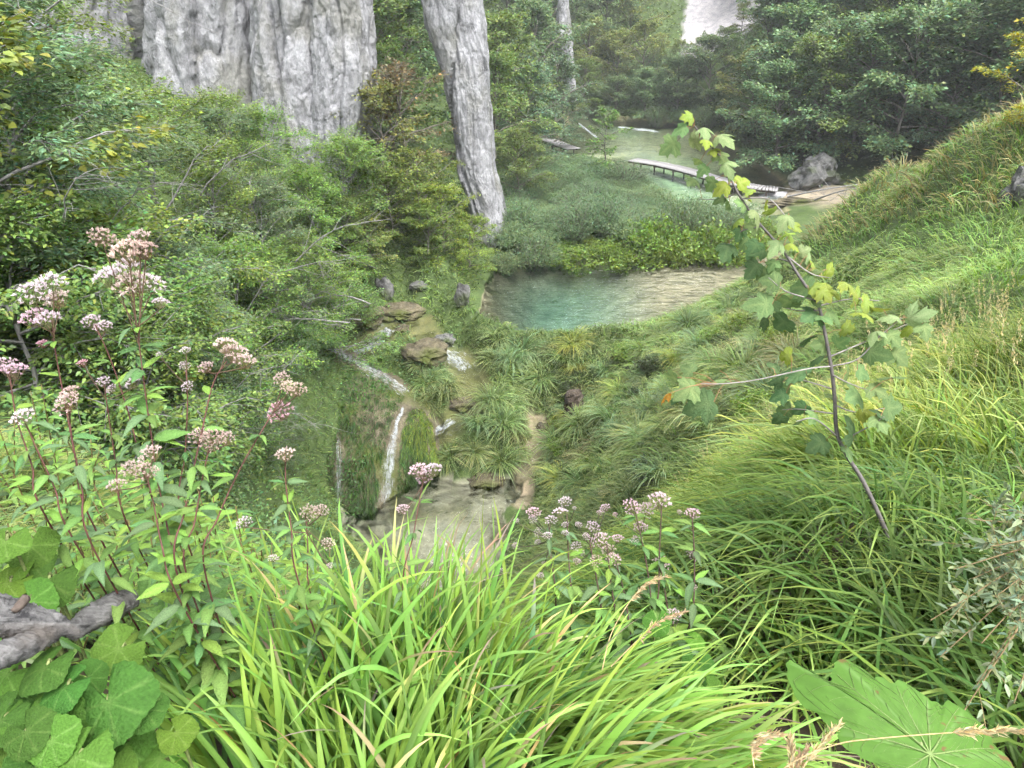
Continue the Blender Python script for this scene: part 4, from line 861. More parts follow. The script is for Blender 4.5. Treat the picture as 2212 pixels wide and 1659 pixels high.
for poly, dmin, lab, grp, mx in ((slopeP, .8, 'sedge tussock on the slope between pool and viewer', 'tussocks on the slope below the pool', 235), (isleP, .62, 'sedge tussock on the islet between brook and rivulet', 'tussocks on the islet', 45), (isle2P, .6, 'sedge tussock between the two white cascades', 'tussocks by the cascades', 14)):
    A_ = np.array(poly)[:, :2]; XY = rng.uniform(A_.min(0), A_.max(0), (6000, 2)); XY = XY[in_poly(XY[:, 0], XY[:, 1], poly) & (wetness(XY[:, 0], XY[:, 1]) > 1.15)]; c = 0
    for x, y in XY:
        if c >= mx: break
        if len(tl) and (((tl - (x, y)) ** 2).sum(1) < dmin ** 2 * (1 if y > 18 else 1.6)).any(): continue
        tl = np.concatenate([tl, [[x, y]]]); c += 1; k = random.choice([0, 0, 1, 2, 2, 3, 4] if poly is slopeP else [0, 2, 2, 0, 1]); nn = Hn(np.array([x]), np.array([y]), .6)[0]
        o = link('sedge_tussock', TUS[k], None, (x, y, h(x, y) - .03)); o.rotation_euler = (-nn[1] * .5, nn[0] * .5, random.uniform(0, 6.28)); s_ = random.uniform(.55, 1.5); o.scale = (s_, s_, s_ * random.uniform(.8, 1.15))
        tag(o, ('yellow-tipped ' if k == 3 else 'straw-tinted ' if k == 4 else '') + lab, 'grass tussock', grp)

A_ = np.array(slopeP)[:, :2]; XY = rng.uniform(A_.min(0), A_.max(0), (400, 2)); XY = XY[in_poly(XY[:, 0], XY[:, 1], slopeP) & (wetness(XY[:, 0], XY[:, 1]) > 1.3)][:42]
for i_, (x, y) in enumerate(XY):
    k_ = i_ % 3; put_bush((B_d[0], B_g[0], B_w[2])[k_], x, y, ('dark leafy herb clump', 'fresh green herb clump', 'grey-green herb clump')[k_] + ' among the sedge tussocks on the slope', 'herb clumps among the tussocks', random.uniform(.22, .45), 'herb_clump', 'herb', random.uniform(.6, 1.1), .05)
def grass_cover(name, label, n, r0, r1, az0, az1, segs, test, size, width, colr, tipc, k=(.5, 1.1), power=1.0, seed=1, lean=.35, droop=.6):
    """grass over the real ground; thinner and finer close by, coarser far away"""
    r = np.random.default_rng(seed); a = np.radians(r.uniform(az0, az1, n)); q = r.uniform(0, 1, n); rr = np.exp(np.log(r0) + (np.log(r1) - np.log(r0)) * q) if power == 0 else (r0 ** power + (r1 ** power - r0 ** power) * q) ** (1 / power)
    x, y = rr * np.sin(a), rr * np.cos(a); m = test(x, y) & (wetness(x, y) > .85 + .25 * vnoise(x, y, 3.0, 55))
    x, y, rr = x[m], y[m], rr[m]; n = len(x); z = H(x, y); nn = Hn(x, y, .3); dh = nn * [1, 1, 0]
    cl_a = vnoise(x, y, 2.2, 31) * 2.6; hd = nrm(dh * 1.0 + .55 * np.stack([np.cos(cl_a), np.sin(cl_a), 0 * x], -1) + r.normal(0, .55, (n, 3)) * [1, 1, 0] + 1e-6); d = np.array([0, 0, 1.0]) + nn * .35 + r.normal(0, .22, (n, 3)) + hd * lean
    patch = vnoise(x, y, 1.4, 5)[:, None] * .22 + vnoise(x, y, .5, 6)[:, None] * .15
    L = size * r.uniform(.5, 1.25, n) * (1 + .25 * vnoise(x, y, 1.1, 8)); W = np.maximum(width, .0013 * rr) * r.uniform(.6, 1.3, n)
    C = jit(colr, n, r, .25, .12) * (1 + patch); Tc = jit(tipc, n, r, .25, .12) * (1 + patch)
    mb = MB(); blades(mb, np.stack([x, y, z - .02], -1), d, hd, L, W, r.uniform(*k, n), segs, C, Tc, r, droop=droop)
    o = mb.build(name, 'grass'); return tag(o, label, 'grass', kind='stuff')
pathx = lambda x, y: (x - 1.0)
fgm = lambda x, y: (x > .25 + .06 * y) & ~((x > 2.2 + .05 * y) & (y > 4.2)) & (y < 9)
reed = lambda x, y: (x > 1.9 + .06 * y) & (y >= 3.6) & (y < 13)
ridge = lambda x, y: (x > 3.5 + .02 * y) & (y >= 10) & (y < 38)
midsl = lambda x, y: (x > -.6) & (y > 8) & (y < 34) & (x < 13) & (H(x, y) > -17.4)
left = lambda x, y: (x < -1.2 - .12 * y) & (y > 2.0)
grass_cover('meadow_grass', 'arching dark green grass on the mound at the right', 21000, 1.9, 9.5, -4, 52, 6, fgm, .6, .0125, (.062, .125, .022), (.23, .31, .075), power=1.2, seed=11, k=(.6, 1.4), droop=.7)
grass_cover('reed_grass', 'tall yellow-green grass on the right slope', 17000, 3.4, 14, 8, 52, 5, reed, .85, .016, (.10, .18, .025), (.36, .43, .13), power=1.2, seed=12, k=(.3, .95))
grass_cover('ridge_grass', 'soft green grass over the right ridge', 42000, 10, 42, 5, 48, 3, ridge, .62, .008, (.11, .18, .035), (.29, .36, .12), power=1.1, seed=13, k=(.4, 1.1))
grass_cover('slope_grass', 'tangled pale grass between the tussocks', 78000, 8, 35, -6, 34, 3, midsl, .5, .006, (.115, .17, .05), (.31, .37, .16), power=1.1, seed=14)
grass_cover('left_grass', 'straw-coloured grass behind the pink flowers', 14000, 2.2, 9, -48, -14, 4, left, .5, .006, (.10, .16, .035), (.32, .35, .13), power=1.2, seed=15, k=(.4, 1.2))
grass_cover('bank_grass', 'rough grass and herbs on the stream banks', 46000, 18, 45, -24, 12, 3, lambda x, y: (x < 4) & (H(x, y) < -8) & (H(x, y) > -17.55), .45, .008, (.085, .135, .035), (.23, .29, .09), power=1.2, seed=16)
grass_cover('crest_grass', 'tan seed heads along the crest of the right ridge', 9000, 20, 40, 20, 48, 3, lambda x, y: (x > 12) & (y > 21) & (y < 38) & (x + .1 * y > 16.5), .8, .01, (.20, .20, .07), (.44, .36, .20), power=1.1, seed=17, k=(.2, .7))

# ------------------------------------------------------------------ foreground sedge clump
rf = np.random.default_rng(42)
clump = thing('sedge_clump', 'big clump of bright lime-green sedge leaning right in the foreground', 'grass clump', (0, 0, 0))
CL = [(-.72, 1.36, 40, (-.35, .1), .8, .55), (-.52, 1.42, 80, (-.22, .10), .92, .5), (-.32, 1.5, 150, (-.02, .15), 1.02, .42), (-.12, 1.52, 210, (.06, .15), .98, .42), (.08, 1.42, 190, (.36, .08), .74, .65), (.26, 1.36, 150, (.52, .0), .72, .75), (.42, 1.30, 60, (.75, -.05), .66, .85), (-.4, 1.2, 60, (-.1, .2), .72, .45), (-.15, 1.12, 100, (.12, .2), .74, .5), (.15, 1.1, 110, (.45, .1), .75, .7), (.42, 1.08, 70, (.75, .05), .7, .8)]
bl = []
for cx, cy_, n, ln, L, k in CL:
    for _ in range(n):
        x, y = cx - .10 + rf.normal(0, .11), cy_ + rf.normal(0, .07); a = np.array([ln[0] + rf.normal(0, .19), ln[1] + rf.normal(0, .16), 0])
        bl.append((np.array([x, y, h(x, y) - .03]), np.array([0, 0, 1.0]) + a * .55 + rf.normal(0, .06, 3), a + [0.02, 0, 0], L * rf.uniform(.6, 1.13), rf.uniform(.010, .027), max(.12, .8 * k * rf.uniform(.35, 1.35)), rf.uniform(0, .24)))
rf.shuffle(bl)
def blade_col(n):
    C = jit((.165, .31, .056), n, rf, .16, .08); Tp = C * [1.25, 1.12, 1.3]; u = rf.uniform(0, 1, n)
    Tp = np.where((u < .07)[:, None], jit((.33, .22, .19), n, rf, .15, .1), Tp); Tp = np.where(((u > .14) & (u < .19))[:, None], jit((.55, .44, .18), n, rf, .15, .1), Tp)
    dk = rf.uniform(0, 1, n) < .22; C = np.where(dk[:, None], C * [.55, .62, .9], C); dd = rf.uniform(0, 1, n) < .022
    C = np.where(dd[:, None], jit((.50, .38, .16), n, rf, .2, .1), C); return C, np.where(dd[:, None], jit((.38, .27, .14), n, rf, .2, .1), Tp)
BC, BT = blade_col(len(bl))
bl_order = sorted(range(len(bl)), key=lambda i: -bl[i][3] * bl[i][4])
def blade_batch(idx, name):
    mb = MB(); A = [bl[i] for i in idx]
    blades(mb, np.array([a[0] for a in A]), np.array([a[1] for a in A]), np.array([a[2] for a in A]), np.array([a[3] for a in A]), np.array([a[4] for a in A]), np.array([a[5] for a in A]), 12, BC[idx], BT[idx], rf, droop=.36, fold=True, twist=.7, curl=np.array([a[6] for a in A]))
    return mb.build(name, 'blade', clump, smooth=True)
for i in bl_order[:290]: blade_batch([i], 'blade')
o = blade_batch(bl_order[290:], 'blades'); o['kind'] = 'stuff'

# ------------------------------------------------------------------ leaf shapes shared by many leaves
def leaf_mesh(name, outline, c, vein, rings=3, curl=.12, mat='big_leaf', wav=.0, center=(0, 0.0), vein_idx=(), seed=0, edge=None, stalk=None):
    """flat leaf from its outline (closed), rings from the centre, creased along the veins"""
    r = np.random.default_rng(seed); O = np.array(outline, float); n = len(O); ce = np.array(center); V = [[ce[0], ce[1], 0]]; C = [vein]
    vi = set(vein_idx)
    for q in range(1, rings + 1):
        f = q / rings
        for j in range(n):
            p = ce + (O[j] - ce) * f; rad = np.hypot(*(p - ce)); z = -curl * rad ** 2 * 1.0 + wav * math.sin(3 * math.atan2(p[1] - ce[1], p[0] - ce[0]) + seed) * f * f + (-.004 * f * (1 - .6 * f) if j in vi else .012 * math.sin(f * 3.1))
            V.append([p[0], p[1], z]); cc = np.asarray(vein if (j in vi and q < rings) else c) * (1 + r.normal(0, .05))
            if edge is not None and q == rings: cc = np.asarray(edge) * (1 + r.normal(0, .1))
            C.append(cc)
    F3 = [[0, 1 + j, 1 + (j + 1) % n] for j in range(n)]; F4 = [[1 + (q - 1) * n + j, 1 + q * n + j, 1 + q * n + (j + 1) % n, 1 + (q - 1) * n + (j + 1) % n] for q in range(1, rings) for j in range(n)]
    mb = MB(); mb.add(V, F3, F4 or None, np.clip(np.array(C), .003, .9)); me = mb.mesh(name, True); me.materials.append(M[mat]); return me
def place_leaf(me, pos, axis, normal, size, parent, name='leaf', origin=(0, 0, 0)):
    R = frames(np.array([axis]), np.array([normal]))[0]; m = Matrix(((*R[0], 0), (*R[1], 0), (*R[2], 0), (0, 0, 0, 1))); m = m @ Matrix.Diagonal((size, size, size, 1)); m.translation = Vector(np.asarray(pos) - np.asarray(origin))
    return link(name, me, parent, mw=m)
# maple: five lobes, base at the origin, tip towards +y
mh_ = [(.0, .0), (.16, -.07), (.34, -.02), (.40, .10), (.56, .16), (.50, .27), (.60, .42), (.44, .43), (.38, .50), (.30, .46), (.27, .58), (.36, .74), (.22, .73), (.16, .84), (.0, 1.0)]
MAPLE_O = mh_ + [(-x, y) for x, y in mh_[-2:0:-1]]
MAPLES = [leaf_mesh('leaf', [(x * (1 + .1 * math.sin(k * 3 + i)), y) for i, (x, y) in enumerate(MAPLE_O)], c, v, 2, .25 + .12 * k, 'big_leaf', .02, (0, .18), (4, 6, 14, 22, 24), k, e)
          for k, (c, v, e) in enumerate((((.115, .19, .075), (.17, .25, .10), None), ((.15, .23, .09), (.22, .30, .12), None), ((.08, .145, .06), (.12, .19, .08), None), ((.185, .25, .05), (.23, .29, .08), (.21, .25, .05)), ((.22, .29, .05), (.28, .34, .09), None), ((.42, .22, .04), (.45, .30, .08), (.38, .15, .03)), ((.20, .27, .12), (.27, .33, .16), None)))]

# ------------------------------------------------------------------ maple sapling
MD = 2.75
def md(v): return 3.3 - (1050 - v) / 800 * .35
trunk_px = [(1876, 1062), (1830, 985), (1808, 935), (1803, 860), (1795, 790), (1778, 700), (1765, 655), (1725, 595), (1690, 540), (1630, 470), (1590, 410), (1560, 345), (1530, 310), (1500, 272)]
TPW = np.array([atd(u, v, md(v)) for u, v in trunk_px]); base = TPW[0].copy(); gz = h(base[0], base[1])
dd_ = nrm(TPW[0] - TPW[1]); q_ = base.copy()
for _ in range(200):
    if q_[2] < h(q_[0], q_[1]) - .05: break
    q_ = q_ + nrm(dd_ + np.array([0, 0, -.25])) * .01
TPW = np.concatenate([[q_], TPW])
sap = thing('maple_sapling', 'leaning young maple sapling with grey stem on the right grassy mound', 'sapling', tuple(TPW[0])); so_ = TPW[0]
mb = MB(); PT = spline(TPW, 60); tube(mb, PT - so_, np.linspace(.0095, .0026, 60), 8, C=(.11, .10, .095)); sap_trunk = mb.build('trunk', 'stem', sap, True)
br_px = [([(1790, 792), (1744, 797), (1632, 821), (1560, 829), (1515, 829)], -.25), ([(1798, 783), (1852, 776), (1902, 725), (1949, 686)], .1), ([(1834, 761), (1891, 729), (1960, 700)], .22), ([(1769, 664), (1837, 646), (1900, 650)], .15),
         ([(1799, 848), (1740, 823), (1700, 815)], .1), ([(1803, 815), (1830, 826), (1880, 845)], -.1), ([(1806, 900), (1726, 884), (1690, 885)], .12), ([(1807, 941), (1760, 905), (1720, 910)], -.12), ([(1800, 870), (1850, 890), (1920, 880)], .1), ([(1812, 950), (1880, 920), (1910, 900)], -.1),
         ([(1705, 565), (1680, 560), (1650, 575)], .08), ([(1760, 645), (1700, 630), (1660, 600)], -.1), ([(1765, 670), (1720, 670), (1660, 655)], .14), ([(1640, 480), (1600, 500), (1570, 530)], .06), ([(1595, 415), (1560, 430), (1510, 430)], .08), ([(1700, 560), (1750, 590), (1790, 600)], .08), ([(1600, 430), (1660, 430), (1700, 470)], -.06)]
BR = []
for px, dz in br_px:
    Q = np.array([atd(u, v, md(v) + dz * i / (len(px) - 1)) for i, (u, v) in enumerate(px)]); k = np.argmin(np.linalg.norm(PT - Q[0], axis=1)); Q[0] = PT[k]
    Q = spline(Q, 16); BR.append(Q); mb = MB(); tube(mb, Q - so_, np.linspace(.0036, .0014, 16), 5, C=(.24, .22, .21)); mb.build('branch', 'stem', sap_trunk, True)
allp = np.concatenate([PT] + BR)
z3 = [(200, 700, 28, 3), (145, 780, 34, 0), (80, 880, 44, 1), (220, 855, 38, 6), (300, 775, 34, 6), (400, 815, 44, 6), (310, 850, 26, 4), (345, 900, 26, 4), (260, 965, 32, 1), (280, 1025, 28, 0), (400, 945, 34, 1), (430, 1000, 34, 6), (225, 1085, 36, 1), (330, 1110, 34, 1), (400, 1130, 34, 4), (530, 1085, 38, 4), (560, 1140, 26, 3), (450, 1100, 30, 1), (380, 1200, 26, 0), (440, 1230, 36, 0), (520, 1220, 32, 1), (650, 1230, 34, 4), (540, 1290, 30, 1), (700, 1280, 32, 3), (620, 1290, 36, 6), (780, 1320, 36, 6), (840, 1350, 28, 3), (480, 1360, 32, 0), (590, 1360, 30, 1), (510, 1400, 32, 2), (660, 1400, 30, 1), (780, 1400, 32, 4), (440, 1500, 44, 2), (540, 1470, 36, 0), (620, 1510, 32, 2), (730, 1470, 36, 6), (820, 1470, 26, 4), (820, 1420, 32, 3), (900, 1500, 28, 6), (940, 1540, 40, 6), (590, 1620, 38, 2), (640, 1640, 30, 0), (700, 1590, 28, 1), (960, 1600, 36, 3), (1060, 1630, 34, 4), (490, 1330, 26, 3), (570, 1190, 22, 3)]
z6 = [(430, 25, 46, 2), (590, 20, 40, 2), (590, 140, 42, 2), (700, 130, 32, 0), (690, 210, 42, 0), (950, 180, 28, 6), (980, 140, 34, 3), (860, 250, 60, 0), (970, 240, 42, 3), (1020, 290, 34, 3), (1170, 240, 46, 3), (1080, 270, 38, 4), (620, 350, 58, 0), (690, 370, 38, 2), (780, 350, 56, 0), (970, 330, 40, 0), (640, 450, 44, 2), (750, 475, 54, 2), (950, 410, 54, 2), (1010, 430, 40, 0), (1070, 420, 40, 1), (1230, 310, 44, 3), (1290, 350, 42, 3), (1250, 400, 44, 4), (1340, 400, 44, 3), (1420, 410, 44, 6), (1560, 430, 48, 6), (1550, 510, 50, 4), (1620, 510, 36, 1), (900, 560, 44, 2), (990, 590, 34, 1), (1110, 580, 36, 0), (1160, 510, 36, 3), (1310, 520, 38, 6), (1430, 555, 38, 1), (1330, 650, 54, 0), (1460, 665, 42, 1), (970, 670, 48, 2), (830, 750, 60, 2), (770, 660, 36, 4), (720, 720, 32, 2), (1160, 780, 42, 1), (1250, 765, 38, 0), (1410, 785, 52, 0), (720, 815, 34, 2), (770, 850, 38, 1), (740, 900, 36, 2), (1080, 905, 44, 1), (1200, 900, 56, 0), (1330, 865, 40, 1), (770, 985, 40, 0), (870, 985, 38, 2), (740, 1050, 38, 2), (860, 1050, 34, 0), (950, 1030, 32, 1), (1280, 1000, 42, 4), (1360, 1000, 44, 2), (1430, 970, 48, 0), (1190, 1110, 60, 2), (970, 1200, 46, 2), (1160, 1240, 36, 0), (1350, 1060, 40, 1),
      (190, 740, 36, 0), (90, 790, 36, 1), (180, 870, 52, 1), (350, 760, 40, 0), (390, 800, 38, 1), (55, 900, 26, 5), (130, 910, 34, 2), (265, 960, 66, 2)]
pet = MB(); rs = np.random.default_rng(5)
for (zx, zy, r_, k), v0 in [(q, 0) for q in z3] + [(q, 531) for q in z6]:
    u, v = 1416 + zx * .36, v0 + zy * .36; P0 = atd(u, v, md(v)); kk = np.argmin(np.linalg.norm(allp - P0, axis=1)); Q = allp[kk]; P0 = atd(u, v, np.linalg.norm(Q) + rs.normal(0, .05)); out = P0 - Q; sz = r_ * .36 / 1550 * md(v) * 2.8
    ax = nrm(nrm(out * [1, 1, .4] + 1e-4) + rs.normal(0, .35, 3) - [0, 0, .35]); nm = nrm(np.array([0, -.75, .75]) + rs.normal(0, .33, 3)); b = P0 - ax * sz * .42
    place_leaf(MAPLES[k], b, ax, nm, sz, sap, origin=so_); tube(pet, np.array([Q, (Q + b) / 2 + [0, 0, .012], b]) - so_, .0011, 4, C=(.30, .15, .08), cap=False)
o = pet.build('leaf_stalks', 'stem', sap); o['kind'] = 'stuff'

# ------------------------------------------------------------------ hemp agrimony
def lance_mesh(seed, c, fold=.18, droop=.35, w=.16, teeth=True):
    r = np.random.default_rng(seed); s = np.linspace(0, 1, 9); V, C = [], []
    for i, q in enumerate(s):
        ww = w * math.sin(math.pi * min(1, .06 + .94 * q ** .8)) * (1.0 + (.13 if (i % 2 and teeth) else 0)); ww = max(ww, .004) if q < 1 else .001
        z = -droop * q ** 2; V += [[-ww, q, z + fold * ww], [0, q, z], [ww, q, z + fold * ww]]; C += [c, np.asarray(c) * 1.35, c]
    F = [[3 * i + a, 3 * i + a + 1, 3 * i + a + 4, 3 * i + a + 3] for i in range(8) for a in (0, 1)]
    mb = MB(); mb.add(V, None, F, np.array(C)); me = mb.mesh('leaf', True); me.materials.append(M['big_leaf']); return me
LANCE = [lance_mesh(1, (.10, .185, .05)), lance_mesh(2, (.13, .22, .06), .25, .5), lance_mesh(3, (.08, .155, .055), .1, .25), lance_mesh(4, (.15, .25, .05), .2, .15), lance_mesh(5, (.10, .16, .075), .3, .6)]
def flower_mesh(seed, c1, c2, cb, n=26, fil=15, flat=.5):
    """dome of small floret bundles, each a burst of thin threads"""
    r = np.random.default_rng(seed); mb = MB(); g = 2.39996
    for i in range(n):
        o = math.sqrt((i + .5) / n); b = np.array([math.cos(i * g) * o, math.sin(i * g) * o, flat * (1 - o * o) + r.normal(0, .07)]); up = nrm(np.array([b[0] * .55, b[1] * .55, .8]) + r.normal(0, .12, 3))
        tube(mb, np.array([[b[0] * .3, b[1] * .3, -.75], b * [.8, .8, 1] + [0, 0, -.3], b]), .016, 3, C=cb, cap=False)
        m = fil; d = nrm(up[None] + r.normal(0, .48, (m, 3))); L = r.uniform(.17, .30, m); S = nrm(np.cross(d, r.normal(0, 1, (m, 3)))); w = .022
        p0 = b[None] - up * .05; p1 = p0 + d * L[:, None]; pm = p0 + d * (L * .6)[:, None]
        V = np.stack([p0 - S * w * .6, p0 + S * w * .6, pm + S * w, pm - S * w, p1 + S * w * .6, p1 - S * w * .6], 1).reshape(-1, 3); i6 = (np.arange(m) * 6)[:, None]
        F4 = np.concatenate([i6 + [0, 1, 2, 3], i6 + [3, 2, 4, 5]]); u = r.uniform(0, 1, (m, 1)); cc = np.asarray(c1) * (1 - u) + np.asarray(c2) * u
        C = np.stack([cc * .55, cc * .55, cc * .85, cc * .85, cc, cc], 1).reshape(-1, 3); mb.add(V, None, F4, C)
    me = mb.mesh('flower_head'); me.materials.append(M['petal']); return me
FL = {'pink': [flower_mesh(1, (.68, .46, .53), (.83, .71, .75), (.20, .16, .10)), flower_mesh(2, (.62, .39, .48), (.81, .66, .71), (.2, .16, .1))],
      'pale': [flower_mesh(3, (.72, .58, .64), (.85, .78, .80), (.2, .2, .1)), flower_mesh(4, (.66, .5, .58), (.84, .74, .78), (.2, .2, .1))],
      'tan': [flower_mesh(5, (.60, .45, .42), (.80, .68, .63), (.24, .17, .10)), flower_mesh(6, (.56, .41, .36), (.77, .63, .56), (.24, .17, .10))],
      'rose': [flower_mesh(7, (.56, .24, .31), (.79, .60, .66), (.2, .1, .08))]}
ra = np.random.default_rng(77)
def agrimony(label, stem_px, heads, dist, colr=(.085, .035, .03), leaf_from=.3, whorl=.085, lsz=.115, group='pink hemp agrimony plants', leaves=True, thick=.0034, nper=4):
    if dist < 2: dist *= 1.27; lsz *= .95; whorl *= .85; thick *= .68
    P = np.array([atd(u, v, dist + .0 * i) for i, (u, v) in enumerate(stem_px)]); b = P[-1]; g = h(b[0], b[1])
    if g < b[2] - .02:
        d = nrm(P[-1] - P[-2]); q = np.array([b[0] + d[0] * .25, b[1] + .12, 0]); q[2] = h(q[0], q[1]) - .03; P = np.concatenate([P, [(b + q) / 2, q]])
    P = spline(P[::-1], 40); O = P[0]; t = thing('hemp_agrimony', label, 'flower', tuple(O), group)
    ln = np.r_[0, np.cumsum(np.linalg.norm(np.diff(P, axis=0), axis=1))]; mb = MB(); tube(mb, P - O, np.linspace(thick * 1.25, thick * .6, 40), 6, C=colr); mb.build('stem', 'stem', t, True)
    pd = MB(); top = P[-1]
    for u, v, r_, kind in heads:
        hp = atd(u, v, dist + ra.normal(0, .03)); rad = r_ / 1550 * dist * .88; me = FL[kind][ra.integers(len(FL[kind]))]
        hp = hp - [0, 0, rad * .25]; s_ = np.clip(np.interp(np.linalg.norm(hp - top), [0, .4], [37, 28]), 5, 38).astype(int); a = P[s_]
        tube(pd, spline(np.array([a, (a + hp) / 2 + [0, 0, -.01], hp - [0, 0, rad * .6]]), 8) - O, .0016, 4, C=np.array(colr) * [1, 1.6, 1.2], cap=False)
        nm = nrm(np.array([0, -.12, 1]) + ra.normal(0, .2, 3)); place_leaf(me, hp, nrm(np.cross(nm, ra.normal(0, 1, 3))), nm, rad, t, 'flower_head', O)
    if heads: pd.build('flower_stalks', 'stem', t)['kind'] = 'stuff'
    if leaves:
        s = leaf_from * ln[-1]; kq = 0
        while s < ln[-1] * .97:
            p = np.array([np.interp(s, ln, P[:, q]) for q in range(3)]); f = s / ln[-1]; a0 = kq * 1.57 + ra.uniform(0, .6)
            for m in range(nper):
                a = a0 + (m // 2) * math.pi + (m % 2 - .5) * .75 + ra.normal(0, .15); ax = np.array([math.cos(a), math.sin(a), .25 + ra.normal(0, .2)]); sz = lsz * ra.uniform(.7, 1.15) * (1.1 - .55 * max(0, f - .5) * 2)
                place_leaf(LANCE[ra.integers(5)], p + nrm(ax) * .006, ax, np.array([0, 0, 1.0]) + ra.normal(0, .25, 3), sz, t, 'leaf', O)
            s += whorl * ra.uniform(.8, 1.2); kq += 1
    return t
G1 = 'pink hemp agrimony at the left'
agrimony('tallest pink flowering plant at the left with leafy red stem', [(285, 625), (300, 740), (318, 880), (330, 960), (345, 1060), (395, 1250)], [(218, 508, 27, 'tan'), (272, 535, 36, 'tan'), (298, 508, 24, 'tan'), (310, 535, 26, 'tan'), (232, 592, 30, 'pale'), (268, 578, 34, 'pale'), (282, 605, 36, 'tan'), (322, 607, 30, 'pale'), (347, 650, 17, 'pale')], 1.75, nper=5, lsz=.12, whorl=.075, group=G1)
agrimony('pink flowering plant with flat heads left of the tallest one', [(112, 690), (120, 760), (142, 880), (165, 1000), (190, 1110)], [(70, 628, 32, 'pale'), (108, 605, 28, 'pale'), (122, 640, 26, 'tan'), (72, 680, 26, 'pink'), (100, 684, 24, 'pale'), (92, 740, 12, 'rose')], 1.8, nper=2, lsz=.085, whorl=.11, group=G1)
agrimony('small pink flower head at the left picture edge', [(20, 800), (35, 900), (70, 1010), (90, 1100)], [(8, 785, 22, 'pink'), (28, 795, 24, 'pink')], 1.8, nper=2, lsz=.09, group=G1)
agrimony('single round pale head on a dark stem at far left', [(50, 905), (80, 970), (120, 1060), (150, 1150)], [(48, 897, 23, 'pale')], 1.75, nper=2, lsz=.09, group=G1)
agrimony('plant with two stacked faded heads at left', [(146, 870), (158, 960), (178, 1060), (195, 1170)], [(150, 845, 20, 'tan'), (143, 866, 26, 'tan')], 1.7, nper=3, lsz=.1, group=G1)
agrimony('twin pale heads on a slim side stem below the tallest flowers', [(205, 700), (240, 780), (280, 900), (330, 1080)], [(197, 690, 20, 'pale'), (222, 702, 19, 'pale')], 1.8, nper=2, lsz=.09, group=G1)
agrimony('long drooping tan-pink head on a slanting red stem', [(490, 780), (460, 830), (430, 960), (400, 1100), (380, 1230)], [(485, 740, 26, 'tan'), (505, 757, 30, 'tan'), (528, 775, 24, 'tan'), (445, 790, 18, 'tan')], 1.6, nper=2, lsz=.095, whorl=.13, group=G1)
agrimony('pair of full rosy heads on a long slanting red stem', [(610, 860), (575, 915), (520, 1010), (470, 1120), (440, 1220)], [(608, 815, 20, 'tan'), (640, 838, 22, 'tan'), (622, 832, 18, 'tan'), (604, 885, 30, 'rose')], 1.6, nper=2, lsz=.09, whorl=.15, group=G1)
agrimony('wide flat tan-pink head in front of the dark gully', [(455, 955), (440, 1020), (420, 1130), (400, 1230)], [(430, 938, 24, 'tan'), (458, 945, 28, 'tan'), (486, 945, 22, 'tan')], 1.6, nper=3, lsz=.1, group=G1)
agrimony('tan cluster of heads low at the left centre', [(312, 1010), (330, 1080), (350, 1180), (380, 1280)], [(325, 975, 24, 'tan'), (285, 1008, 24, 'tan'), (312, 1015, 26, 'tan'), (250, 1045, 20, 'tan')], 1.6, nper=4, lsz=.1, group=G1)
agrimony('small tan head on a dark upright stem beside the mound', [(616, 985), (618, 1050), (630, 1150), (640, 1240)], [(615, 978, 22, 'tan')], 1.6, nper=4, lsz=.075, whorl=.07, group=G1)
agrimony('tiny pale heads on thin stems above the gully', [(402, 800), (405, 870), (400, 980), (390, 1120)], [(400, 755, 12, 'pale'), (398, 788, 12, 'pale'), (405, 832, 14, 'pale'), (345, 765, 9, 'pale')], 1.9, nper=2, lsz=.07, group=G1)
agrimony('two small pale heads right of the plant with stacked heads', [(225, 830), (235, 900), (250, 1000), (270, 1120)], [(222, 822, 16, 'pale'), (240, 838, 12, 'pale'), (285, 825, 16, 'pale'), (178, 782, 11, 'rose')], 1.95, nper=3, lsz=.085, group=G1)
agrimony('pink head standing up behind the lime-green blades', [(918, 1020), (908, 1070), (892, 1160), (870, 1260)], [(905, 1012, 24, 'pink'), (935, 1010, 24, 'pale'), (918, 1028, 22, 'pink'), (870, 1098, 16, 'pink')], 1.75, nper=3, lsz=.075, whorl=.11, group=G1)
agrimony('low pale heads in front of the mossy mound', [(660, 1110), (665, 1180), (670, 1280)], [(527, 1127, 18, 'pale'), (668, 1105, 22, 'tan'), (692, 1100, 18, 'tan'), (708, 1172, 16, 'tan'), (590, 1205, 12, 'pale'), (712, 1222, 10, 'pale')], 1.75, nper=4, lsz=.09, group=G1)
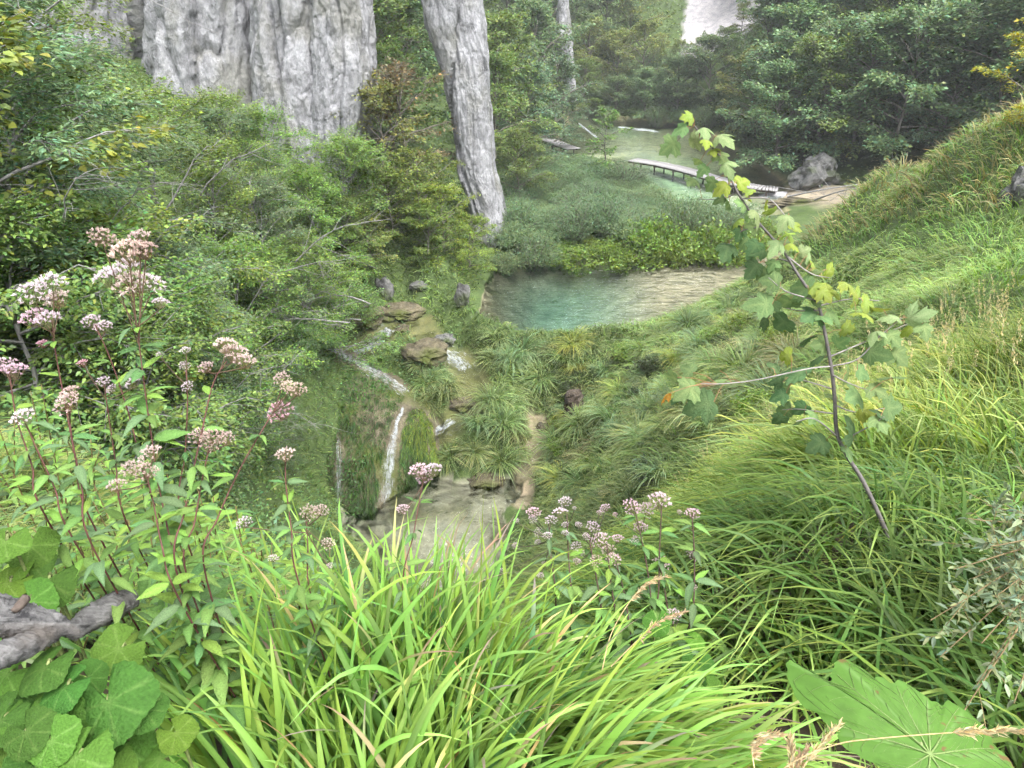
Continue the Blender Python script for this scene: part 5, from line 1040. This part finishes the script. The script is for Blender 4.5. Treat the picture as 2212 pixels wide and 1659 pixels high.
zr = [(1425, 55, 36, 'pale'), (1235, 120, 40, 'pink'), (1230, 160, 24, 'pale'), (1340, 165, 34, 'pale'), (1395, 115, 40, 'pale'), (1480, 97, 12, 'pale'), (1505, 195, 20, 'pale'), (1590, 205, 40, 'pale'), (1425, 195, 20, 'pale'), (1270, 240, 30, 'pale'), (1320, 260, 26, 'pale'), (1425, 245, 20, 'pale'), (1260, 300, 18, 'pale'), (1550, 265, 22, 'pale'), (1635, 285, 55, 'pink'), (1490, 325, 30, 'pale'), (1545, 370, 24, 'pale'), (1495, 415, 24, 'pink'), (1610, 410, 34, 'tan'), (1715, 400, 40, 'pink'), (1685, 345, 40, 'tan'), (1740, 275, 32, 'pink'), (1855, 290, 32, 'pink'), (1880, 205, 40, 'pink'), (1665, 95, 30, 'pink'), (1820, 85, 50, 'pink'), (1910, 105, 50, 'pink'), (1990, 45, 60, 'pink'), (2110, 120, 14, 'pink'), (2190, 125, 40, 'pink'), (2000, 430, 50, 'pink'), (2185, 375, 32, 'pink'), (2075, 735, 36, 'pink'), (2190, 570, 24, 'pink'), (1125, 320, 18, 'pale'), (1630, 125, 16, 'pink'), (1725, 135, 14, 'pink'), (1130, 170, 16, 'pale'), (1040, 470, 14, 'pale'), (1275, 500, 20, 'pale'), (1300, 430, 16, 'pale')]
zr = [(708 + a * .36, 1062 + b * .36, c * .36 * 1.25, k) for a, b, c, k in zr]
stems = [([(1225, 1110), (1228, 1200), (1235, 1300)], 'pale-flowered plant at the left of the cluster right of centre'), ([(1185, 1125), (1190, 1200), (1200, 1280)], 'small pale-flowered plant beside the basin water'), ([(1270, 1150), (1285, 1230), (1300, 1330)], 'white-pink flowering plant in the middle of the right cluster'), ([(1310, 1170), (1320, 1260), (1330, 1340)], 'plant with the fullest pink head of the right cluster'), ([(1370, 1095), (1395, 1210), (1408, 1310), (1415, 1420)], 'tall dark-stemmed pink plant right of the lime-green clump'), ([(1430, 1085), (1425, 1180), (1420, 1300)], 'pink plant with the topmost flat head of the right cluster'), ([(1425, 1220), (1440, 1300), (1450, 1390)], 'pink plant leaning over the dark grass mound'), ([(1495, 1110), (1500, 1210), (1495, 1330)], 'pink head at the right end of the flower cluster'), ([(1330, 1210), (1350, 1290), (1365, 1400)], 'faded pink plant low in the right cluster'), ([(1455, 1330), (1450, 1400), (1440, 1470)], 'lowest pink head beside the tan seed stalk')]
hs_ = [[] for _ in stems]
for q in zr:
    k = min(range(len(stems)), key=lambda i: math.hypot(stems[i][0][0][0] - q[0], (stems[i][0][0][1] - q[1]) * .8)); hs_[k].append(q)
for (px, lab), hd in zip(stems, hs_):
    agrimony(lab, px, hd, 2.75, colr=(.06, .035, .028), nper=4, lsz=.10, whorl=.09, group='pink hemp agrimony right of centre', thick=.0032)
# leafy stems without flowers fill the left bank
leafy = []
def leafy_proto(seed, n):
    r = np.random.default_rng(seed); out = []; mb = MB(); Hh = r.uniform(.45, .7); P = np.stack([np.linspace(0, r.normal(0, .1), 8), np.linspace(0, r.normal(0, .1), 8), np.linspace(-.05, Hh, 8)], -1); tube(mb, P, np.linspace(.004, .002, 8), 5, C=(.13, .10, .04)); me = mb.mesh('stem', True); me.materials.append(M['stem'])
    for i in range(n):
        f = .12 + .88 * (i // 2 + .5) / (n / 2); p = np.array([np.interp(f, np.linspace(0, 1, 8), P[:, q]) for q in range(3)]); a = (i // 2) * 1.9 + (i % 2) * math.pi + r.normal(0, .3)
        out.append((r.integers(5), p, np.array([math.cos(a), math.sin(a), r.uniform(-.1, .7)]), np.array([0, 0, 1.0]) + r.normal(0, .25, 3), r.uniform(.06, .10) * (1.15 - .4 * f)))
    return me, out
LP = [leafy_proto(s_, 24) for s_ in (1, 2, 3)]
for i in range(195):
    x, y = ra.uniform(-2.4, -.5), ra.uniform(1.6, 2.7)
    if i < 130 and ((x > -.8 and y < 1.95) or (x < -1.25 and y < 1.85)): continue
    if i >= 130: y = ra.uniform(3.0, 5.6); x = -y * ra.uniform(.42, .88)
    me, lv = LP[i % 3]; t = thing('leafy_herb', 'leafy green herb without flowers in the undergrowth at the left', 'herb', (x, y, h(x, y)), 'leafy herbs under the flowers', ra.uniform(0, 6.28), ra.uniform(.75, 1.25) * (1.7 if i >= 130 else 1)); link('stem', me, t)
    for k, p, ax, nm, sz in lv: place_leaf(LANCE[k], p, ax, nm, sz, t)

# ------------------------------------------------------------------ butterbur
def butter_outline(seed, n=44, teeth=.022):
    r = np.random.default_rng(seed); O = []
    for i in range(n):
        a = -math.pi / 2 + .30 + (2 * math.pi - .60) * i / (n - 1); rad = .5 * (1 + .045 * math.cos(3 * a + seed) + .04 * math.sin(5 * a + seed * 2)) * (1 + teeth * (1 if i % 2 else -1)) * (1 - .12 * math.sin(a)); O.append((math.cos(a) * rad, .12 + math.sin(a) * rad))
    return O + [(0.0, .02)]
BUT = [leaf_mesh('leaf', butter_outline(s_), c, v, 4, .35, 'big_leaf', .035, (0, .06), (6, 13, 20, 27, 34), s_) for s_, c, v in ((1, (.06, .135, .022), (.095, .18, .04)), (2, (.072, .15, .024), (.11, .195, .045)), (3, (.045, .11, .02), (.075, .145, .034)), (4, (.082, .165, .022), (.12, .205, .042)))]
def butterbur(label, leaves, dist, group='butterbur leaves at the lower left', kmax=4):
    C = np.mean([atd(q[0], q[1], dist) for q in leaves], axis=0); O = np.array([C[0], C[1] - .05, h(C[0], C[1] - .05)]); t = thing('butterbur', label, 'plant', tuple(O), group); st = MB()
    for q in leaves:
        p = atd(q[0], q[1], dist + ra.normal(0, .06)); p[2] = max(p[2], h(p[0], p[1]) + .07); s_ = q[2] * 2.1 / 1550 * dist; ax = nrm(np.array([ra.normal(0, .5), -.55 + ra.normal(0, .35), -.25])); nm = nrm(np.array([ra.normal(0, .18), -.30, .95]) + ra.normal(0, .12, 3))
        place_leaf(BUT[ra.integers(kmax)], p, ax, nm, s_, t, 'leaf', O); tube(st, spline(np.array([[p[0] * .9 + O[0] * .1, p[1] * .9 + O[1] * .1 + .03, h(p[0], p[1]) - .04], [p[0], p[1] + .015, p[2] - .06], p - [0, 0, .006]]), 7) - O, .004, 5, C=(.14, .17, .06), cap=False)
    st.build('leaf_stalks', 'stem', t)['kind'] = 'stuff'
d7 = lambda *L: [(a * .36, 1062 + b * .36, r_ * .36) for a, b, r_ in L]
butterbur('butterbur with rounded leaves above the driftwood log', d7((60, 540, 105), (290, 520, 130), (170, 650, 110), (180, 310, 120), (40, 290, 100), (120, 450, 70)), 2.25)
butterbur('butterbur with the largest leaf at the lower left edge', d7((90, 1210, 160), (20, 1350, 120), (280, 1040, 125), (60, 1080, 110), (170, 1330, 110), (400, 1160, 110)), 2.0)
butterbur('butterbur spreading wide toothed leaves below the log', d7((330, 1340, 185), (640, 1240, 190), (730, 930, 120), (520, 1110, 90)), 2.0)
butterbur('butterbur in the bottom left corner', d7((60, 1560, 120), (200, 1640, 130), (470, 1570, 150), (300, 1480, 110), (400, 1660, 120), (640, 1640, 130), (560, 1420, 120), (150, 1430, 110)), 1.95)
butterbur('butterbur leaf partly behind the sedge blades', d7((750, 1460, 180), (980, 1600, 130), (860, 1300, 100), (1050, 1440, 90)), 1.95)
butterbur('small bright butterbur in the dark grass right of the sedge', [(1510, 1440, 34), (1530, 1490, 30), (1490, 1520, 26), (1440, 1400, 30), (1420, 1340, 26), (1500, 1380, 22)], 2.6, 'butterbur right of the sedge')
# the big tattered leaf at the lower right
ol = [(1000, 1215), (1040, 1140), (1110, 1200), (1200, 1270), (1240, 1225), (1300, 1150), (1370, 1180), (1440, 1250), (1520, 1272), (1600, 1265), (1720, 1330), (1800, 1342), (1880, 1310), (1960, 1340), (2050, 1400), (2030, 1480), (2080, 1540), (2110, 1640), (2140, 1700), (2020, 1735), (1960, 1700), (1880, 1720), (1800, 1690), (1740, 1750), (1650, 1780), (1560, 1720), (1480, 1760), (1400, 1700), (1370, 1640), (1270, 1590), (1190, 1540), (1180, 1480), (1100, 1400), (1040, 1370), (1015, 1300)]
ol = [((a - 1590) / 560, -(b - 1520) / 430) for a, b in ol][::-1]
O2 = []
for q in range(len(ol)):                                   # ragged, toothed margin
    (x0, y0), (x1, y1) = ol[q], ol[(q + 1) % len(ol)]
    for f in (0, .33, .66): O2.append((x0 + (x1 - x0) * f + ra.normal(0, .012) + (.018 * (x0 + x1) / 2 if f == .33 else 0), y0 + (y1 - y0) * f + ra.normal(0, .012) + (.018 * (y0 + y1) / 2 if f == .33 else 0)))
ol = O2
foliage_mat('spotted_leaf', .25, .6, .15, .10, 6.0, bump=.15)
n_ = M['spotted_leaf'].node_tree.nodes; l_ = M['spotted_leaf'].node_tree.links; pbn = [q for q in n_ if q.type == 'BSDF_PRINCIPLED'][0]; src = pbn.inputs['Base Color'].links[0].from_socket   # brown spots of age
tcn = n_.new("ShaderNodeTexCoord"); nz_ = n_.new("ShaderNodeTexNoise"); nz_.inputs['Scale'].default_value = 7; nz_.inputs['Detail'].default_value = 4; l_.new(tcn.outputs['Object'], nz_.inputs['Vector']); mr_ = n_.new("ShaderNodeMapRange"); mr_.inputs[1].default_value = .66; mr_.inputs[2].default_value = .70; l_.new(nz_.outputs['Fac'], mr_.inputs[0])
mx_ = n_.new("ShaderNodeMix"); mx_.data_type = 'RGBA'; l_.new(mr_.outputs[0], mx_.inputs['Factor']); l_.new(src, mx_.inputs['A']); mx_.inputs['B'].default_value = (.12, .07, .03, 1); l_.new(mx_.outputs['Result'], pbn.inputs['Base Color'])
BIG = leaf_mesh('leaf', ol, (.07, .135, .022), (.10, .17, .045), 8, .16, 'spotted_leaf', .07, (0.05, -.1), (9, 24, 42, 54, 63, 72, 87, 99), 9)
pb_ = atd(1990, 1605, 1.62); t = thing('butterbur', 'very large tattered butterbur leaf in the lower right corner', 'plant', (pb_[0], pb_[1], h(pb_[0], pb_[1])))
lf_ = place_leaf(BIG, pb_, np.array([.05, .8, .28]), np.array([.05, -.34, .92]), .185, t, origin=(pb_[0], pb_[1], h(pb_[0], pb_[1]))); st = MB(); tube(st, np.array([[0, 0, -.03], [.01, -.02, (pb_[2] - h(pb_[0], pb_[1])) * .5], [0, 0, pb_[2] - h(pb_[0], pb_[1]) - .004]]), .007, 6, C=(.16, .18, .08)); st.build('leaf_stalk', 'stem', t, True)

ce_ = np.array([.05, -.1]); oa = np.array(ol) - ce_; an_ = np.arctan2(oa[:, 1], oa[:, 0]); rd_ = np.hypot(oa[:, 0], oa[:, 1]); od_ = np.argsort(an_); vn = MB()      # raised pale ribs, branching
def on_leaf(a, f):
    R_ = np.interp(a, an_[od_], rd_[od_], period=2 * math.pi); r_ = R_ * f; return np.stack([ce_[0] + np.cos(a) * r_, ce_[1] + np.sin(a) * r_, -.16 * r_ ** 2 + .07 * np.sin(3 * a + 9) * f * f + .010], -1)
for a in (-2.7, -2.0, .15, .75, 1.25, 1.75, 2.25, 2.8, -.45, -1.2):
    f = np.linspace(0, .95, 12); P_ = on_leaf(a + .05 * np.sin(f * 3), f); tube(vn, P_, np.linspace(.011, .003, 12), 4, C=(.13, .19, .06), cap=False)
    for q in range(5):
        f0 = .2 + .14 * q
        for sd in (-1, 1):
            g = np.linspace(0, 1, 6); tube(vn, on_leaf(a + .05 * math.sin(f0 * 3) + sd * (.30 * g ** .8), np.minimum(.96, f0 + .26 * g)), np.linspace(.005, .002, 6), 3, C=(.105, .17, .045), cap=False)
v_ = vn.build('veins', 'stem', lf_); v_['kind'] = 'stuff'

# ------------------------------------------------------------------ driftwood log
L1 = [atd(-130, 1300, 2.0), atd(-20, 1322, 2.0), atd(60, 1345, 1.98), atd(120, 1352, 1.97), atd(172, 1368, 1.97)]; lg = thing('driftwood_log', 'weathered grey driftwood log with a knot at the left edge', 'log', tuple(L1[2]))
knotty('body', 'driftwood', np.array(L1) - L1[2], [.034, .038, .037, .025, .005], 2, 56, 90, .14, lg, sx=.5); L2 = [atd(120, 1362, 1.97), atd(60, 1392, 1.95), atd(0, 1418, 1.93), atd(-60, 1445, 1.92)]
knotty('fork', 'driftwood', np.array(L2) - L1[2], [.02, .027, .026, .02], 7, 16, 40, .15, lg, sx=.5)
kp = atd(38, 1314, 1.955); knotty('knot', 'dark_wood', np.array([kp + [0, .03, 0], kp, kp + [0, -.012, .008]]) - L1[2], [.010, .009, .004], 3, 12, 8, .2, lg)
L3 = [atd(150, 1372, 2.3), atd(190, 1340, 2.3), atd(245, 1310, 2.3), atd(290, 1290, 2.32)]; o = knotty('driftwood_piece', 'driftwood', np.array(L3), [.02, .03, .036, .024], 9, 22, 50, .15, sx=.5); tag(o, 'broken grey driftwood piece with frayed end under the herbs', 'driftwood')

# ------------------------------------------------------------------ willow shrub and dry stalks at the lower right
ws = thing('willow_shrub', 'dark-stemmed small-leaved willow shrub at the right picture edge', 'shrub', tuple(on_uy(2230, 2.2))); wo = np.array(ws.location); stm, lv = MB(), MB(); rw = np.random.default_rng(8)
wt = [(2010, 1340), (2030, 1420), (2060, 1230), (2090, 1120), (2110, 1480), (2140, 1180), (2150, 1290), (2060, 1310), (2170, 1400), (2200, 1120), (2205, 1230), (2190, 1520), (2120, 1390), (2080, 1540), (2230, 1330), (2130, 1090), (2240, 1440), (2250, 1180), (2180, 1330), (2100, 1250)]
pos, axs = [], []
for u, v in wt:
    e = atd(u, v, rw.uniform(2.0, 2.6)); P = spline(np.array([wo + rw.normal(0, .03, 3), (wo * .55 + e * .45) + [.05, 0, .10], e]), 14); tube(stm, P - wo, np.linspace(.005, .0014, 14), 5, C=(.16, .12, .06), cap=False)
    for q in range(6):
        k = rw.integers(5, 13); d = nrm((P[k + 1] - P[k])) * .6 + rw.normal(0, .55, 3); tl_ = rw.uniform(.08, .22); S = P[k] + d * tl_ * np.linspace(0, 1, 5)[:, None]; tube(stm, S - wo, .0011, 3, C=(.2, .16, .07), cap=False)
        m = 12; f = rw.uniform(0, 1, m); pos.append(S[0] + (S[-1] - S[0]) * f[:, None]); axs.append(nrm(d) + rw.normal(0, .6, (m, 3)))
    m = 26; f = rw.uniform(3, 13, m); k = f.astype(int); pos.append(P[k] + (P[np.minimum(k + 1, 13)] - P[k]) * (f - k)[:, None]); axs.append(nrm(P[-1] - P[0]) + rw.normal(0, .7, (m, 3)))
pos = np.concatenate(pos); axs = np.concatenate(axs); inst(lv, OVATE[0] * [.62, 1, 1], OVATE[1], pos - wo, axs, [0, -.2, .9] + rw.normal(0, .4, (len(pos), 3)), rw.uniform(.022, .042, len(pos)), jit((.15, .20, .11), len(pos), rw, .25, .1))
stm.build('stems', 'stem', ws)['kind'] = 'stuff'; lv.build('foliage', 'leaf', ws)['kind'] = 'stuff'
def plume(label, px, dist, plen=.12, group='dry tan grass stalks', rad=.007):
    P = spline(np.array([atd(u, v, dist) for u, v in px])[::-1], 30); t = thing('grass_stalk', label, 'grass stalk', tuple(P[0]), group); O = P[0]; mb = MB(); tube(mb, P - O, np.linspace(.0018, .0008, 30), 4, C=(.42, .32, .16)); mb.build('stem', 'stem', t)
    ln = np.r_[0, np.cumsum(np.linalg.norm(np.diff(P, axis=0), axis=1))]; n = 160; s_ = ln[-1] - plen * ra.uniform(0, 1, n); Q = np.stack([np.interp(s_, ln, P[:, q]) for q in range(3)], -1); f = (ln[-1] - s_) / plen; tg = nrm(P[-1] - P[-6])
    lb = MB(); inst(lb, NARROW[0], NARROW[1], Q - O + ra.normal(0, rad * .4, (n, 3)) * np.sin(np.pi * f)[:, None], tg + ra.normal(0, .35, (n, 3)), ra.normal(0, 1, (n, 3)), ra.uniform(.010, .020, n), jit((.52, .41, .24), n, ra, .2, .08)); lb.build('plume', 'grass', t)['kind'] = 'stuff'
plume('dry seed stalk rising to the right of the sedge clump', [(1480, 1321), (1420, 1345), (1380, 1380), (1320, 1440)], 2.1, .15)
plume('dry seed stalk above the lowest pink head', [(1440, 1245), (1400, 1258), (1360, 1300), (1320, 1370), (1300, 1450)], 2.2, .13)
plume('curved tan stalk crossing the big tattered leaf', [(2212, 1579), (2100, 1580), (1900, 1595), (1800, 1610), (1700, 1655), (1650, 1720)], 1.45, .10)
plume('short tan plume left of the big tattered leaf', [(1685, 1588), (1650, 1595), (1625, 1615), (1640, 1720)], 1.6, .08, rad=.012)
plume('upright tan plume at the bottom right of the sedge', [(1708, 1594), (1710, 1640), (1714, 1740)], 1.6, .07)
plume('tan plume pair beside the big tattered leaf', [(1812, 1566), (1790, 1590), (1740, 1650), (1700, 1740)], 1.55, .09)
plume('leaning tan plume at the bottom edge', [(1740, 1620), (1725, 1650), (1710, 1740)], 1.6, .07)
# seed heads over the right slope: many, fine
sh = MB(); rr_ = np.random.default_rng(9); n = 420; x = rr_.uniform(2.2, 9, n); y = rr_.uniform(3.8, 13, n); m = (x > 1.9 + .1 * y) & (x < .9 * y + 1.5); x, y = x[m], y[m]; n = len(x); z = H(x, y); hgt = rr_.uniform(.75, 1.15, n); lean = rr_.normal(0, .12, (n, 2)) + [-.12, 0]
root = np.stack([x, y, z], -1); tip = root + np.stack([lean[:, 0] * hgt, lean[:, 1] * hgt, hgt], -1)
blades(sh, root, tip - root, np.array([[-1.0, .1, 0]] * n), hgt, .004, .12, 5, jit((.30, .28, .10), n, rr_), jit((.45, .36, .18), n, rr_), rr_)
for i in range(n):
    m = 40; f = rr_.uniform(.80, 1.02, m); Q = root[i] + (tip[i] - root[i]) * f[:, None] + [-.03, 0, 0] * (f ** 2)[:, None] * hgt[i] * 2.6 + rr_.normal(0, .008, (m, 3)); inst(sh, NARROW[0], NARROW[1], Q, (tip[i] - root[i]) + rr_.normal(0, .3, (m, 3)), rr_.normal(0, 1, (m, 3)), rr_.uniform(.016, .034, m), jit((.50, .40, .23), m, rr_, .2, .08))
tag(sh.build('seed_heads', 'grass'), 'tan feathery seed heads over the right slope', 'grass', kind='stuff')
